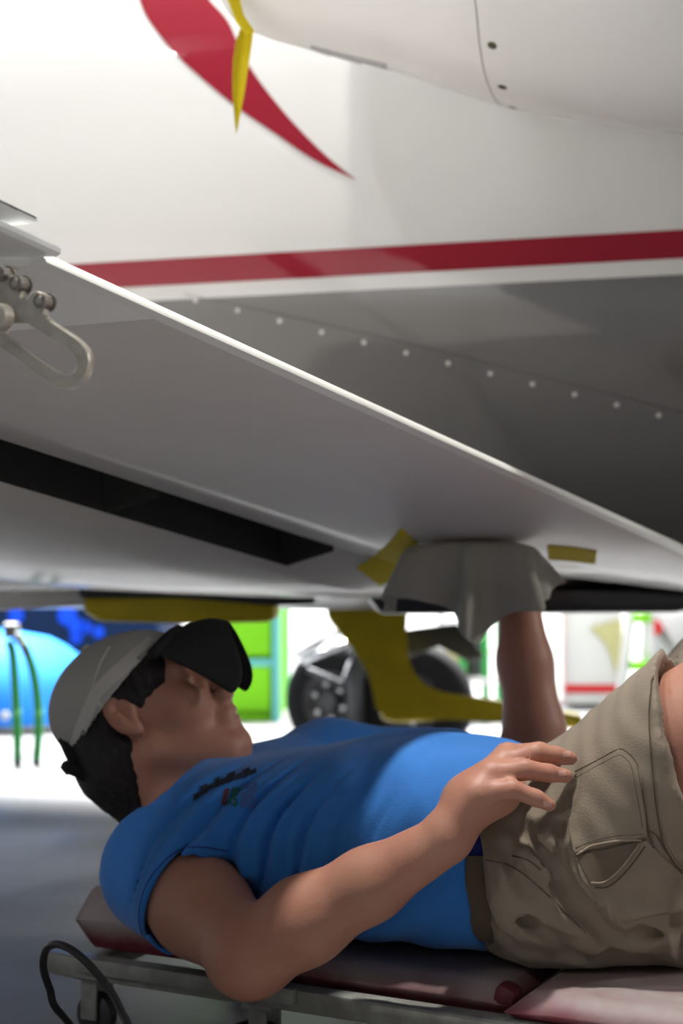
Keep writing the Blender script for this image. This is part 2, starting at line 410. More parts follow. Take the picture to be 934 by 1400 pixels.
def fuselage():
    vs, fs = [], []; ts = np.linspace(-3.6, 3.2, 35); n = len(PR); taper = []
    for t in ts:
        k = 1 - .35*max(0, (t-1.6)/1.6)**2 - .5*max(0, (-t-2.4)/1.2)**2
        for z, u in PR: vs.append(fus_pt(t, 1.43+(z-1.43)*k, u*k))
    for i in range(len(ts)-1):
        for j in range(n): fs.append((i*n+j, i*n+(j+1) % n, (i+1)*n+(j+1) % n, (i+1)*n+j))
    fs.append(tuple(range(n))); fs.append(tuple(range((len(ts)-1)*n, len(ts)*n))[::-1])
    me = bpy.data.meshes.new('fuselage'); me.from_pydata(vs, [], fs)
    for m in ('white_paint', 'grey_paint', 'belly_shade'): me.materials.append(M[m])
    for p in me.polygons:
        z = p.center.z; p.material_index = 0 if z > ZG else (1 if z > .60 else 2)  # lowest faces take the near-black shade tone
    return link('fuselage', me, None, JET)
# split the section exactly at the paint line
def splitz(z0):
    out = []
    for (a, b) in zip(PR, PR[1:]+PR[:1]):
        out.append(a)
        if (a[0]-z0)*(b[0]-z0) < 0:
            t = (z0-a[0])/(b[0]-a[0]); out.append((z0, a[1]+(b[1]-a[1])*t))
    return out
PR = splitz(ZG)
fus = fuselage()
fbv = bvh_of(fus)
def u_at(z):
    for a, b in zip(PR, PR[1:]):
        if a[1] >= 0 and (a[0]-z)*(b[0]-z) <= 0 and a[0] != b[0]: return a[1]+(b[1]-a[1])*(z-a[0])/(b[0]-a[0])
def band(name, z0, z1, mat, lift=.0015):
    vs, fs = [], []; ts = np.linspace(-2.3, 1.55, 30); zs = np.linspace(z0, z1, 5)
    for t in ts:
        for z in zs: vs.append(fus_pt(t, z, u_at(z)+lift))
    for i in range(len(ts)-1):
        for j in range(4): fs.append((i*5+j, i*5+j+1, (i+1)*5+j+1, (i+1)*5+j))
    return pyd(name, vs, fs, mat, JET, True)
band('red_stripe', 1.150, 1.201, M['red_paint'])['label'] = 'glossy dark red stripe'
# swoosh: two edges in the frame laid on the cabin side
patch_on('red_swoosh', fbv, [(183, -30), (196, 14), (216, 45), (242, 76), (285, 115), (330, 151), (378, 184), (430, 219), (488, 247)],
         [(262, -30), (288, 2), (311, 28), (327, 62), (344, 95), (370, 131), (403, 170), (446, 213), (488, 247)], M['red_paint'], JET, .0015, 40, 8)['label'] = 'dark red curved swoosh tapering to a point'
# seam line and screws on the grey side
strip_on('fairing_seam', fbv, [(252, 402), (380, 429), (500, 456), (610, 482), (727, 512), (845, 541), (940, 566)], .0008, M['seam_dark'], JET)
for i in range(13):
    t = i-3.0; disc_on('screw', fbv, 440+57.6*t, 454+14.2*t-(1 if t < 0 else 0), .0047, .001, M['screw'], JET)

# --- wing
TE0, TE1 = at(60, 358, 1.3), at(934, 752, 2.3); WS = (TE1-TE0).normalized(); WC = Vector((-.97, .24, 0)).normalized(); WN = Vector((0, 0, 1))
def W(s, c, n=0):
    k = max(0, s-1.3); k = k*k/(k+.12) if k else 0            # towards the root the lower skin flattens into the belly fairing
    return TE0 + WS*s + WC*c + WN*(n + .165*k*min(1, max(0, c)/.42))
def loft(name, rows, mat, parent, closed=True, caps=True, ang=35):
    bm = bmesh.new(); G = [[bm.verts.new(p) for p in r] for r in rows]; n = len(G[0])
    for a, b in zip(G, G[1:]):
        for k in range(n if closed else n-1): bm.faces.new((a[k], b[k], b[(k+1) % n], a[(k+1) % n]))
    if caps and closed: bm.faces.new(G[0][::-1]); bm.faces.new(G[-1])
    return sharp(bm_obj(name, bm, mat, parent, True), ang)
S_IN, S_W = 2.15, .155                       # root end; where the outboard white paint ends
flap_sec = [(.0, .0), (.004, -.001), (.15, -.006), (.30, -.013), (.40, -.017), (.485, -.017), (.5, -.008), (.5, .01), (.45, .05), (.3, .045), (.15, .028), (.006, .009)]
def flap_rows(s0, s1, k): return [[W(s, c, n) for c, n in flap_sec] for s in np.linspace(s0, s1, k)]
flap = loft('flap', flap_rows(S_W, S_IN, 12), M['wing_grey'], JET); flap['label'] = 'glossy grey flap underside'
flw = loft('flap_end', flap_rows(0.0, S_W, 4), M['flap_white'], JET); flw['label'] = 'white painted outboard end of the flap'
tip = [(-.004, -.0012), (.012, -.002), (.014, .014), (.0065, .0115), (-.0035, .0012)]
loft('trailing_edge', [[W(s, c, n) for c, n in tip] for s in np.linspace(-.002, S_IN, 12)], M['cream_edge'], JET)['label'] = 'cream painted blunt trailing edge'
# main wing box: lip behind the slot, flat lower skin, leading edge, upper skin
wing_sec = [(.575, -.044), (.60, -.052), (.75, -.058), (.95, -.058), (1.15, -.05), (1.35, -.032), (1.5, -.008), (1.6, .03), (1.62, .07), (1.58, .11), (1.4, .15), (1.1, .17), (.8, .15), (.52, .10), (.50, .075), (.575, .045), (.58, .0)]
wing = loft('wing', [[W(s, c, n) for c, n in wing_sec] for s in np.linspace(-2.2, S_IN, 26)], M['wing_grey'], JET)
wing.data.materials.append(M['slot_shade'])
for p in wing.data.polygons:
    if p.index < 25*17 and p.index % 17 >= 14: p.material_index = 1  # slot wall faces blackened to stand for recess shade
# slot recess: vane and closing plates, painted black for the shade inside
sv = [(.502, .0), (.53, .02), (.575, .025), (.575, .035), (.53, .034), (.502, .012)]
loft('slot_recess', [[W(s, c, n) for c, n in sv] for s in np.linspace(-.02, 1.19, 8)], M['slot_shade'], JET)['label'] = 'gap between flap and wing, its shade painted black'
for s in (.42, .80, 1.19): prism('slot_rib', [W(s, .5, -.02), W(s, .58, -.044), W(s, .58, .02), W(s, .5, .02)], WS*.012, M['slot_shade'], JET)
loft('slot_filler', [[W(s, c, n) for c, n in [(.485, -.0165), (.54, -.034), (.605, -.0525), (.60, .02), (.49, .03)]] for s in (1.20, 1.3, 1.4, 1.5, 1.65, 1.8, S_IN)], M['wing_grey'], JET)
# wing-root fairing plate and small fastener plates
wbv = bvh_of(flap, flw)
# outboard: aileron and its tab beyond the flap
ail = [(.0, .0), (.004, -.003), (.10, .001), (.30, .002), (.36, .004), (.36, .035), (.2, .035), (.0, .0045)]
loft('aileron', [[W(s, c-.018, n+.006) for c, n in ail] for s in (-1.6, -.8, -.2, -.002)], M['white_paint'], JET)['label'] = 'white aileron corner beside the flap'
tab = [(.0, .0), (.003, -.002), (.10, -.006), (.10, .006), (.0, .003)]
loft('trim_tab', [[W(s, c-.02, n+.024) for c, n in tab] for s in (-1.2, -.6, -.2, -.032)], M['white_paint'], JET)
for k in (0, 1): tube('tab_seam', [W(s, -.0205+.001*k, .0262-.0012*k) for s in (-1.0, -.3, -.034-.02*k)], .0006, M['seam_dark'], JET, 6)

# slotted steel link under the flap's outboard end
def slotted_link():
    Y = 1.235; k = Y/2000
    outer = [(-90, 372), (-40, 372), (-6, 360), (2, 366), (6, 376), (12, 380), (22, 377), (31, 381), (34, 389), (33, 398), (30, 405), (32, 411), (38, 412), (43, 407), (47, 401), (55, 399), (63, 403), (66, 412), (64, 422), (61, 430), (66, 437), (100, 459)]
    outer += [(p.x, p.y) for p in catmull([(112, 468, 0), (122, 481, 0), (125, 497, 0), (119, 517, 0), (105, 529, 0), (89, 532, 0), (76, 526, 0)], 4)]
    outer += [(58, 513), (0, 472), (-40, 446), (-90, 412)]
    inner = [(12, 442), (42, 442), (70, 460)] + [(p.x, p.y) for p in catmull([(98, 477, 0), (108, 486, 0), (112, 498, 0), (108, 509, 0), (98, 515, 0), (87, 514, 0), (76, 508, 0)], 4)] + [(40, 482), (4, 456)]
    o = at(60, 450, Y); up = Vector((0, 0, 1)); rt = Vector((1, 0, 0)); back = Vector((.42, .9, .05)).normalized()
    f = lambda L: [((x-60)*k, -(y-450)*k) for x, y in L]
    me = curve2d([f(outer), f(inner)], .0042, .0006)
    for v in me.vertices: v.co = o + rt*v.co.x + up*v.co.y + back*v.co.z
    return sharp(link('slotted_link', me, M['steel'], JET), 40)
sl = slotted_link(); sl['label'] = 'worn steel link with a long slot'
bk = Vector((.42, .9, .05)).normalized()
for (px, py, r) in ((20, 387, .0066), (53, 411, .0064), (-4, 374, .0068)):
    p = at(px, py, 1.226)
    b = lathed('bolt', [(.0, 0), (.0, r*.62), (.0006, r*.72), (.0006, r*.98), (.0022, r), (.013, r), (.013, r*1.25), (.015, r*1.25), (.015, 0)], p, bk, M['bolt'], JET, 20)
    lathed('bolt_socket', [(-.0006, 0), (-.0006, r*.45), (.0006, r*.5)], p, bk, M['steel'], b, 10)
lathed('roller', [(-.001, 0), (-.001, .008), (.0, .0115), (.012, .0118), (.012, 0)], at(-8, 432, 1.215), bk, M['steel'], JET, 24)
prism('link_bracket', [W(.0, .03, -.004), W(.0, .20, -.008), W(.0, .20, -.06), W(.0, .12, -.075), W(.0, .06, -.05)], WS*.008, M['steel'], JET, .001)

# --- engine nacelle hanging in at the top right
def nacelle():
    ax = FA; c = Vector((0, 2.30, 1.66)); c = c - FA*0
    P = [(-.205, .0), (-.19, .10), (-.195, .150), (-.18, .178), (-.14, .200), (-.077, .223), (-.03, .237), (.072, .272), (.16, .308), (.25, .342), (.36, .370), (.51, .400), (.8, .43), (1.1, .44), (1.5, .41), (1.9, .34), (1.9, 0)]
    pts = catmull([(a, r, 0) for a, r in P], 3)
    return lathed('engine_nacelle', [(p.x, max(p.y, 0)) for p in pts], c, ax, M['white_paint'], JET, 96, 50)
nac = nacelle(); nbv = bvh_of(nac)
prism('engine_pylon', [fus_pt(-.05, 1.86, .70), fus_pt(1.5, 1.86, .70), fus_pt(1.4, 1.9, 1.1), fus_pt(.15, 1.9, 1.1)], (0, 0, .10), M['white_paint'], JET, .02)
strip_on('cowl_seam', nbv, [(647, -20), (652, 20), (656, 62), (664, 104), (675, 132), (687, 147)], .0011, M['seam'], JET)
for px, py in ((673, 62), (687, 119), (701, 147)): disc_on('cowl_fastener', nbv, px, py, .0072, .001, M['screw_dark'], JET)
patch_on('pylon_fairing', nbv, [(425, 62), (470, 74), (500, 81), (528, 88)], [(425, 65), (470, 80), (505, 92), (534, 101)], M['fair_grey'], JET, .004, 14, 3, .004)

# --- main gear beyond the wing
def tyre(name, c, rad, wid, ax, lab=None):
    p = [(-wid*.5, rad*.52), (-wid*.52, rad*.7), (-wid*.46, rad*.9), (-wid*.28, rad*.985), (0, rad), (wid*.28, rad*.985), (wid*.46, rad*.9), (wid*.52, rad*.7), (wid*.5, rad*.52)]
    t = lathed('tyre', p, c, ax, M['rubber'], JET, 48, 60)
    if lab: t['label'] = lab
    ax = Vector(ax).normalized()
    lathed('wheel_rim', [(-wid*.5, rad*.54), (-wid*.42, rad*.48), (-wid*.30, rad*.40), (-wid*.30, rad*.2), (-wid*.55, rad*.16), (-wid*.55, 0)], c, ax, M['hub'], t, 32)
    u = ax.orthogonal().normalized(); v = ax.cross(u)
    for k in range(6):
        a = k*math.pi/3; lathed('hub_bolt', [(-wid*.5, 0), (-wid*.5, rad*.05), (-wid*.28, rad*.05)], Vector(c)+(u*math.cos(a)+v*math.sin(a))*rad*.3, ax, M['alu'], t, 8)
    return t
GY = 4.55
gc = onz(462, 1036, 0); gc = Vector(at(466, 953, gc.y)); GY = gc.y
tyre('tyre', (gc.x, gc.y, .187), .187, .15, (.52, .85, 0), 'black tyre in front of the yellow wrapped gear leg')
g2 = at(567, 935, GY-.12); tyre('tyre', (g2.x, g2.y, .187), .187, .14, (.30, .95, 0), 'second black tyre behind the yellow wrapped gear leg')
tube('axle', [Vector((gc.x, gc.y-.02, .187)), Vector((g2.x, g2.y, .187))], .03, M['gear_dark'], JET, 14)
def pxp(L, Y): return [at(x, y, Y) for x, y in L]
tube('drag_brace', [at(404, 897, GY-.3), at(452, 868, GY-.3), at(470, 861, GY-.28)], .011, M['alu'], JET, 12)
tube('drag_brace', [at(412, 903, GY-.22), at(474, 880, GY-.22)], .014, M['alu'], JET, 12)
tube('brake_pipe', [at(420, 915, GY-.2), at(468, 935, GY-.2), at(480, 905, GY-.2)], .010, M['hub'], JET, 10)
tube('oleo_leg', [at(489, 1000, GY-.16), at(486, 930, GY-.16), at(500, 835, GY-.2)], .026, M['gear_dark'], JET, 16)
prism('gear_door', pxp([(552, 862), (625, 852), (664, 898), (640, 906), (600, 880), (560, 900)], 3.9), (0, .03, 0), M['gear_dark'], JET, .006)
# yellow film over the gear leg and the long door
film_poly = [(446, 826), (558, 826), (556, 862), (553, 905), (562, 925), (580, 944), (606, 955), (690, 960), (760, 972), (798, 977), (798, 998), (740, 992), (690, 988), (610, 984), (545, 989), (520, 984), (521, 968), (505, 925), (488, 895), (466, 868), (448, 846)]
fp = prism('gear_leg_cover', pxp(film_poly, 3.62), (0, .06, 0), M['film'], JET, .012); fp['label'] = 'gear leg wrapped in yellow masking film'
dk = [(112, 816), (128, 812), (250, 812), (372, 822), (378, 842), (370, 851), (250, 853), (135, 850), (112, 836)]
dp = prism('gear_door', pxp(dk, 3.0), (0, .22, .0), M['film'], JET, .012); dp['label'] = 'flat gear door wrapped in yellow masking film'
prism('belly_shade_strip', pxp([(104, 800), (430, 804), (430, 826), (372, 828), (250, 818), (110, 818)], 2.97), (0, .26, 0), M['gear_dark'], JET, .006)  # dark strip added for the shaded belly band at left
prism('belly_shade_band', pxp([(500, 812), (770, 807), (965, 803), (965, 830), (925, 838), (520, 840)], 2.86), (0, .5, 0), M['belly_shade'], JET, .01)  # dark band added where the belly lies in shade
prism('leading_fairing', pxp([(-60, 808), (112, 806), (118, 828), (-60, 838)], 3.0), (0, .3, 0), M['white_paint'], JET, .008)
for px in (283, 388): prism('highlight_plate', pxp([(px-18, 801), (px+16, 801), (px+16, 810), (px-18, 810)], 2.95), (0, .012, 0), M['white_paint'], JET, .003)  # small white plates added for the highlights along the lower skin

# --- masking tape left on the machine (things of their own)
o = prism('tape_strip', pxp([(300, -30), (322, -30), (333, 20), (348, 42), (338, 50), (322, 28)], 2.235), (.0, .004, 0), M['tape']); tag(o, 'yellow tape strip stuck along the engine cowl edge at the top', 'tape')
def hanging_tape():
    L = [(334, 26), (322, 50), (317, 90), (317, 125), (320, 160), (322, 184)]; Rr = [(348, 40), (345, 62), (339, 100), (334, 135), (328, 162), (323.5, 184)]
    bm = bmesh.new(); G = []
    for i, ((a, b), (c, d)) in enumerate(zip(L, Rr)):
        row = []
        for j in range(5):
            t = j/4; row.append(bm.verts.new(at(a+(c-a)*t, b+(d-b)*t, 2.265+.012*math.sin(t*3.1)*(1-i/6)+.004*math.sin(i*2))))
        G.append(row)
    for a, b in zip(G, G[1:]):
        for j in range(4): bm.faces.new((a[j], b[j], b[j+1], a[j+1]))
    o = bm_obj('hanging_tape', bm, M['tape'], None, True)
    m = o.modifiers.new('thick', 'SOLIDIFY'); m.thickness = .0012; m2 = o.modifiers.new('sub', 'SUBSURF'); m2.levels = m2.render_levels = 2
    return o
tag(hanging_tape(), 'pointed yellow tape tail hanging from the cowl over the red swoosh', 'tape')
allwing = bvh_of(flap, flw, bpy.data.objects['wing'], bpy.data.objects['slot_filler'])
o = patch_on('tape_strip', allwing, [(548, 722), (530, 745), (505, 765), (488, 776)], [(572, 742), (562, 765), (545, 785), (520, 800)], M['tape'], None, .002, 12, 6, .001); tag(o, 'yellow tape patch on the flap underside left of the grey cloth', 'tape')
o = patch_on('tape_strip', allwing, [(748, 746), (780, 748), (816, 754)], [(750, 764), (780, 766), (814, 770)], M['tape'], None, .002, 12, 4, .001); tag(o, 'short yellow tape strip on the flap right of the grey cloth', 'tape')

# ================================================================== CREEPER
CL = onz(95, 1308, .10); CR_ = onz(700, 1398, .10); CA = (CR_-CL).normalized(); CA.z = 0; CA.normalize(); CN = Vector((-CA.y, CA.x, 0))   # along the rail, away from the eye
def cp(a, b, z): return Vector((CL.x, CL.y, 0)) + CA*a + CN*b + Vector((0, 0, z))
rotC = Matrix((CA, CN, Vector((0, 0, 1)))).transposed()
CRP = empty('mechanic_creeper', cp(.5, .2, 0), 'low wheeled mechanic creeper with scuffed pale green frame under the man', 'creeper')
for b in (.012, .40):
    bm = bmesh.new(); add_box(bm, cp(.62, b, .088), (.66, .014, .013), rotC, .004); sharp(bm_obj('side_rail', bm, M['creeper'], CRP, True))
for a in (.0, .28, .62, .95, 1.24):
    bm = bmesh.new(); add_box(bm, cp(a, .206, .082), (.016, .20, .010), rotC, .003); sharp(bm_obj('cross_rail', bm, M['creeper'], CRP, True))
bm = bmesh.new(); add_box(bm, cp(.17, -.004, .094), (.155, .005, .009), rotC, .002); sharp(bm_obj('rail_plate', bm, M['creeper'], CRP, True))
for a, b in ((.02, .03), (.02, .38), (.27, .02), (.62, .40), (.62, .02), (1.2, .03), (1.2, .38)):
    c = cp(a, b, .026)
    k = lathed('caster_wheel', [(-.011, 0), (-.011, .02), (-.007, .026), (.007, .026), (.011, .02), (.011, 0)], c, CN, M['gear_dark'], CRP, 20)
    bm = bmesh.new()
    for sg in (-1, 1): add_box(bm, c+CN*.016*sg+Vector((0, 0, .022)), (.012, .002, .026), rotC, .001)
    add_box(bm, c+Vector((0, 0, .048)), (.02, .022, .003), rotC, .001); sharp(bm_obj('caster_fork', bm, M['creeper'], k, True))
def pad(name, a0, a1, b0, b1, z0, h, lab, bend=0):
    o = bpy.data.objects.new(name, None)
    bm = bmesh.new(); na, nb = 28, 16; top = {}; r = .016
    def P(i, j, tp):
        a = a0+(a1-a0)*i/na; b = b0+(b1-b0)*j/nb
        da = min(a-a0, a1-a); db = min(b-b0, b1-b); d = min(da, db)
        e = math.sqrt(max(0, 1-(1-min(1, d/r))**2))
        nz = .003*noise.noise(Vector((a*9, b*9, 3)))
        z = h*(.5+.5*e)+nz*e + .004*math.sin(min(1, da/.08)*math.pi/2) if tp else h*.5-h*.5*e
        q = cp(a, b, 0)-CRP.location; q.z = z; return q
    G = [[[bm.verts.new(P(i, j, t)) for t in (1, 0)] for j in range(nb+1)] for i in range(na+1)]
    for i in range(na):
        for j in range(nb):
            bm.faces.new([G[i][j][0], G[i+1][j][0], G[i+1][j+1][0], G[i][j+1][0]]); bm.faces.new([G[i][j][1], G[i][j+1][1], G[i+1][j+1][1], G[i+1][j][1]])
    for i in range(na):
        for j in (0, nb): bm.faces.new([G[i][j][0], G[i+1][j][0], G[i+1][j][1], G[i][j][1]])
    for j in range(nb):
        for i in (0, na): bm.faces.new([G[i][j][0], G[i][j+1][0], G[i][j+1][1], G[i][j][1]])
    bmesh.ops.recalc_face_normals(bm, faces=bm.faces)
    me = bpy.data.meshes.new(name); bm.to_mesh(me); bm.free(); me.materials.append(M['pad'])
    o = bpy.data.objects.new(name, me); COL.objects.link(o); o.parent = CRP; o.location = (0, 0, z0)
    me.polygons.foreach_set('use_smooth', [True]*len(me.polygons)); me.set_sharp_from_angle(angle=R(60)); o['label'] = lab; return o
pad('head_pad', -.015, .20, .03, .37, .101, .074, 'stained grey head pad')
pad('back_pad', .24, .565, .035, .38, .089, .033, 'red stained grey back pad')
pad('seat_pad', .575, 1.24, .0, .39, .093, .033, 'pale grey seat pad with red stains')
bm = bmesh.new(); add_box(bm, cp(.560, .052, .112), (.013, .016, .014), rotC @ Matrix.Rotation(.3, 3, 'Y'), .009); sharp(bm_obj('pad_end', bm, M['pad_red'], CRP, True))

# hose loop in the corner
hp = [onz(192, 1420, .02), onz(176, 1388, .05), onz(150, 1350, .075), onz(112, 1315, .092), onz(76, 1302, .10), onz(50, 1316, .085), onz(40, 1352, .06), onz(46, 1400, .012)]
hp = [at(x, y, 1.52) for x, y in ((188, 1398), (172, 1372), (150, 1347), (112, 1315), (78, 1302), (52, 1312), (40, 1345), (44, 1385), (56, 1430))]
hp = [Vector((p.x, 1.47+.02*i, max(p.z, .012))) for i, p in enumerate(hp)] + [Vector((-.26, 1.75, .007)), Vector((-.10, 1.9, .007))]
hp = [Vector((-.10, 1.40, .007)), Vector((-.19, 1.43, .03))] + hp
tag(tube('air_hose', catmull(hp, 6), .0042, M['black_rubber'], None, 10), 'thin black hose looping up beside the creeper head end', 'hose')

# ================================================================== PERSON
MAN = empty('person', cp(.5, .2, 0), 'person lying on a creeper in blue t-shirt and khaki shorts, arm raised', 'person')
N0 = Vector((-.203, 1.98, .23)); BA = Vector((.909, -.417, 0)).normalized(); BL = Vector((-.417, -.909, 0)).normalized()   # neck to hip; towards the eye
def bp(u, l, z): return Vector((N0.x, N0.y, 0)) + BA*u + BL*l + Vector((0, 0, z))
SH = at(222, 1194, 1.84); EL = at(345, 1303, 1.64); WR = at(606, 1150, 1.585)
SH2 = Vector((-.02, 2.16, .29)); EL2 = at(733, 1052, 2.22); WR2 = at(708, 812, 2.275)
def px(L): return [nv(at(*p)) for p in L]
HC = at(197, 974, 1.965)                                  # between the ears
el = R(29); hd = Vector((.998, -.05, 0)).normalized(); HR = Vector((hd.y, -hd.x, 0)).normalized()   # towards the eye
HF = hd*math.cos(el)+Vector((0, 0, 1))*math.sin(el); HR = (HR+Vector((0, 0, .07))).normalized(); HR = (HR-HF*HR.dot(HF)).normalized(); HU = HR.cross(HF).normalized()
def hp_(f, u, r=0): return HC + HF*f + HU*u + HR*r
HAX = [tuple(HF), tuple(HU), tuple(HR)]
HIP = Vector((.262, 1.735, .235)); TD = Vector((.64, -.32, .70)).normalized(); KN = HIP+TD*.43; AN = Vector((KN.x+.13, KN.y-.08, .10))
HIP2 = HIP-BL*.19; KN2 = HIP2+Vector((.62, -.25, .74)).normalized()*.43; AN2 = Vector((KN2.x+.13, KN2.y-.06, .10))

def build_body():
    v = Vol((-.50, 1.17, .0), (.82, 2.34, .76), .0034)
    # torso core inside the clothes
    v.cone(bp(.05, 0, .235), bp(.42, 0, .24), .085, .085, .03); v.cone(bp(.05, -.10, .225), bp(.05, .09, .225), .06, .06, .03)
    v.cone(bp(.42, -.07, .24), bp(.42, .07, .24), .085, .085, .05)
    # neck
    v.cone(hp_(-.035, -.05), bp(.03, 0, .25), .058, .062, .03); v.cone(hp_(.02, -.085), bp(.07, 0, .28), .040, .045, .03)
    # head
    h = lambda c, r, k=.02, op='add', ax=HAX: v.ell(hp_(*c), r, ax, k, op)
    h((-.008, .032), (.098, .076, .073)); h((.045, -.03), (.050, .072, .056), .03)
    for s in (-1, 1):
        v.cone(hp_(.0, -.05, .050*s), hp_(.078, -.098, .018*s), .020, .018, .03)
        h((.058, -.018, .040*s), (.030, .026, .024), .02)
        v.cone(hp_(.083, .030, .012*s), hp_(.074, .028, .044*s), .010, .010, .012)
        v.ell(hp_(.090, .008, .031*s), (.016, .013, .017), HAX, .012, 'sub')
        h((.074, .008, .031*s), (.0125, .0125, .0125), .004)
        h((.106, -.030, .012*s), (.011, .009, .008), .008)
    v.cone(hp_(.092, .022), hp_(.117, -.022), .0085, .0115, .012)
    h((.105, -.034), (.010, .008, .010), .010)
    h((.093, -.058), (.018, .020, .028), .012)
    h((.103, -.054), (.0085, .0065, .020), .006); h((.101, -.067), (.0085, .0065, .018), .006)
    v.ell(hp_(.112, -.0605), (.010, .0018, .020), HAX, .003, 'sub')
    h((.090, -.095), (.020, .018, .022), .014); h((.06, -.09), (.035, .018, .035), .025)
    for s in (-1, 1):                                           # ears, tilted back
        e = Vector((HF*.94+HU*.2-HR*.25*s)).normalized(); n_ = Vector((HR*s+HF*.25)).normalized(); t_ = e.cross(n_).normalized()
        ax = [tuple(e), tuple(t_), tuple(n_)]
        c = hp_(-.014, .006, .0745*s)
        v.ell(c, (.018, .030, .008), ax, .008); v.ell(c+n_*.007+e*.004-t_*.002, (.0105, .018, .007), ax, .003, 'sub'); v.ell(c+n_*.004-e*.002+t_*.006, (.004, .014, .004), ax, .003)
        v.ell(c-t_*.026*(1 if t_.dot(HU) > 0 else -1)+e*.006, (.009, .010, .006), ax, .006)
        v.ell(c+e*.016+n_*.002, (.005, .007, .004), ax, .004)
    # near arm
    v.chain([nv(SH), nv(SH.lerp(EL, .45)), nv(EL)], [.053, .054, .043], .03)
    v.cone(SH, bp(.06, .09, .23), .05, .06, .04)
    d = WR-EL
    v.ell(EL+Vector((-.008, -.005, -.012)), (.036, .034, .030), None, .025)
    v.chain([nv(EL), nv(EL+d*.28+Vector((0, 0, .002))), nv(EL+d*.62), nv(WR)], [.043, .0455, .037, .0275], .02)
    # near hand, resting with the back up
    kn = px([(652, 1086, 1.57), (671, 1060, 1.585), (688, 1044, 1.605), (694, 1034, 1.630)])
    wr = nv(WR)
    for q, r in zip(kn, (.0165, .0165, .0165, .016)): v.cone(wr+(q-wr)*.12, q, .021, r, .014)
    v.ell((wr+kn[1]+kn[2])/3+np.array([.005, .012, -.004]), (.042, .034, .026), None, .02)
    fg = [([(652, 1086, 1.57), (700, 1079, 1.565), (733, 1091, 1.568), (752, 1101, 1.572)], [.0125, .0105, .0090, .0072]),
          ([(671, 1060, 1.585), (717, 1052, 1.58), (750, 1057, 1.585), (774, 1061, 1.592)], [.0130, .0112, .0098, .0078]),
          ([(688, 1044, 1.605), (732, 1030, 1.603), (760, 1033, 1.612), (780, 1037, 1.620)], [.0130, .0114, .0100, .0080]),
          ([(694, 1034, 1.630), (738, 1028, 1.645), (764, 1036, 1.655), (782, 1045, 1.662)], [.0128, .0112, .0098, .0078])]
    for L, rs in fg: v.chain(px(L), rs, .004)
    v.chain(px([(630, 1120, 1.63), (668, 1090, 1.66), (702, 1078, 1.665), (728, 1072, 1.668)]), [.017, .0145, .012, .009], .008)
    # far arm, raised
    v.chain([nv(SH2), nv(SH2.lerp(EL2, .5)), nv(EL2)], [.058, .052, .042], .03)
    d = WR2-EL2
    v.chain([nv(EL2), nv(EL2+d*.22+Vector((.004, 0, 0))), nv(EL2+d*.6), nv(WR2)], [.043, .0445, .040, .031], .02)
    # far hand pressed flat to the underside inside the cloth
    hz = at(672, 766, 2.29)
    v.cone(WR2, hz, .024, .026, .015); kn2 = []
    for i, (dx, dy) in enumerate(((-.030, -.030), (-.036, -.010), (-.036, .012), (-.028, .032))):
        q = hz+Vector((dx*.55, dy, .0)); v.cone(hz, q, .020, .0125, .012); v.chain([nv(q), nv(q+Vector((-.03, dy*.15, -.003))), nv(q+Vector((-.052, dy*.25, -.007)))], [.0105, .0095, .0075], .005)
    v.chain([nv(hz+Vector((.01, -.02, -.012))), nv(hz+Vector((-.005, -.042, -.014))), nv(hz+Vector((-.022, -.055, -.014)))], [.014, .0115, .009], .008)
    # legs
    for H_, K_, A_ in ((HIP, KN, AN), (HIP2, KN2, AN2)):
        v.chain([nv(H_), nv(H_.lerp(K_, .5)), nv(K_)], [.082, .072, .056], .03)
        v.ell(K_+Vector((.012, -.004, .012)), (.05, .05, .05), None, .03)
        sh = A_-K_
        v.chain([nv(K_), nv(K_+sh*.3+Vector((-.012, 0, 0))), nv(K_+sh*.65), nv(A_)], [.052, .053, .041, .033], .025)
        v.cone(A_+Vector((-.02, 0, -.05)), A_+Vector((.14, -.06, -.065)), .036, .030, .03)
    return v.mesh('body', M['skin'], MAN)
body = build_body(); body['label'] = 'bare skin of head, arms and legs'
bbv = bvh_of(body)
# nails
for i, (x, y) in enumerate(((751, 1099), (771, 1057), (777, 1031))):
    patch_on('fingernail', bbv, [(x-8, y-3), (x+2, y-4)], [(x-7, y+4), (x+3, y+3)], M['nail'], body, .0006, 5, 4, .0004)

def build_hair():
    v = Vol(np.array(HC)-.19, np.array(HC)+.17, .0032)
    v.ell(hp_(-.018, .028), (.098, .080, .0785), HAX, .0); v.ell(hp_(-.055, -.035), (.056, .068, .069), HAX, .03); v.cone(hp_(-.062, -.05), hp_(-.052, -.118), .052, .040, .03)
    v.ell(hp_(.035, .038), (.045, .032, .0775), HAX, .02)
    # clear the face, ears and cheeks
    v.half(hp_(.062, .03), tuple(HF+HU*(-.25)), .006)
    for s in (-1, 1):
        v.ell(hp_(-.010, -.008, .09*s), (.024, .032, .04), HAX, .006, 'sub')
        v.ell(hp_(.055, -.04, .07*s), (.062, .052, .06), HAX, .01, 'sub')
    v.ell(hp_(.085, .0, 0), (.04, .05, .10), HAX, .0, 'sub')
    X, Y, Z = v.xyz(); a = X*HU.x+Y*HU.y+Z*HU.z; b = X*HF.x+Y*HF.y+Z*HF.z; r = X*HR.x+Y*HR.y+Z*HR.z
    v.f += (.0016*np.sin(b*420+a*60)*np.sin(r*330+a*90)).astype(np.float32)
    return v.mesh('hair', M['hair'], MAN)
build_hair()['label'] = 'short dark hair'
# eyebrow and lashes stay under the bill
for s in (-1, 1): tube('eyebrow', [hp_(.092, .030, .012*s), hp_(.091, .034, .028*s), hp_(.080, .031, .046*s)], [.003, .0042, .002], M['hair'], body, 8)

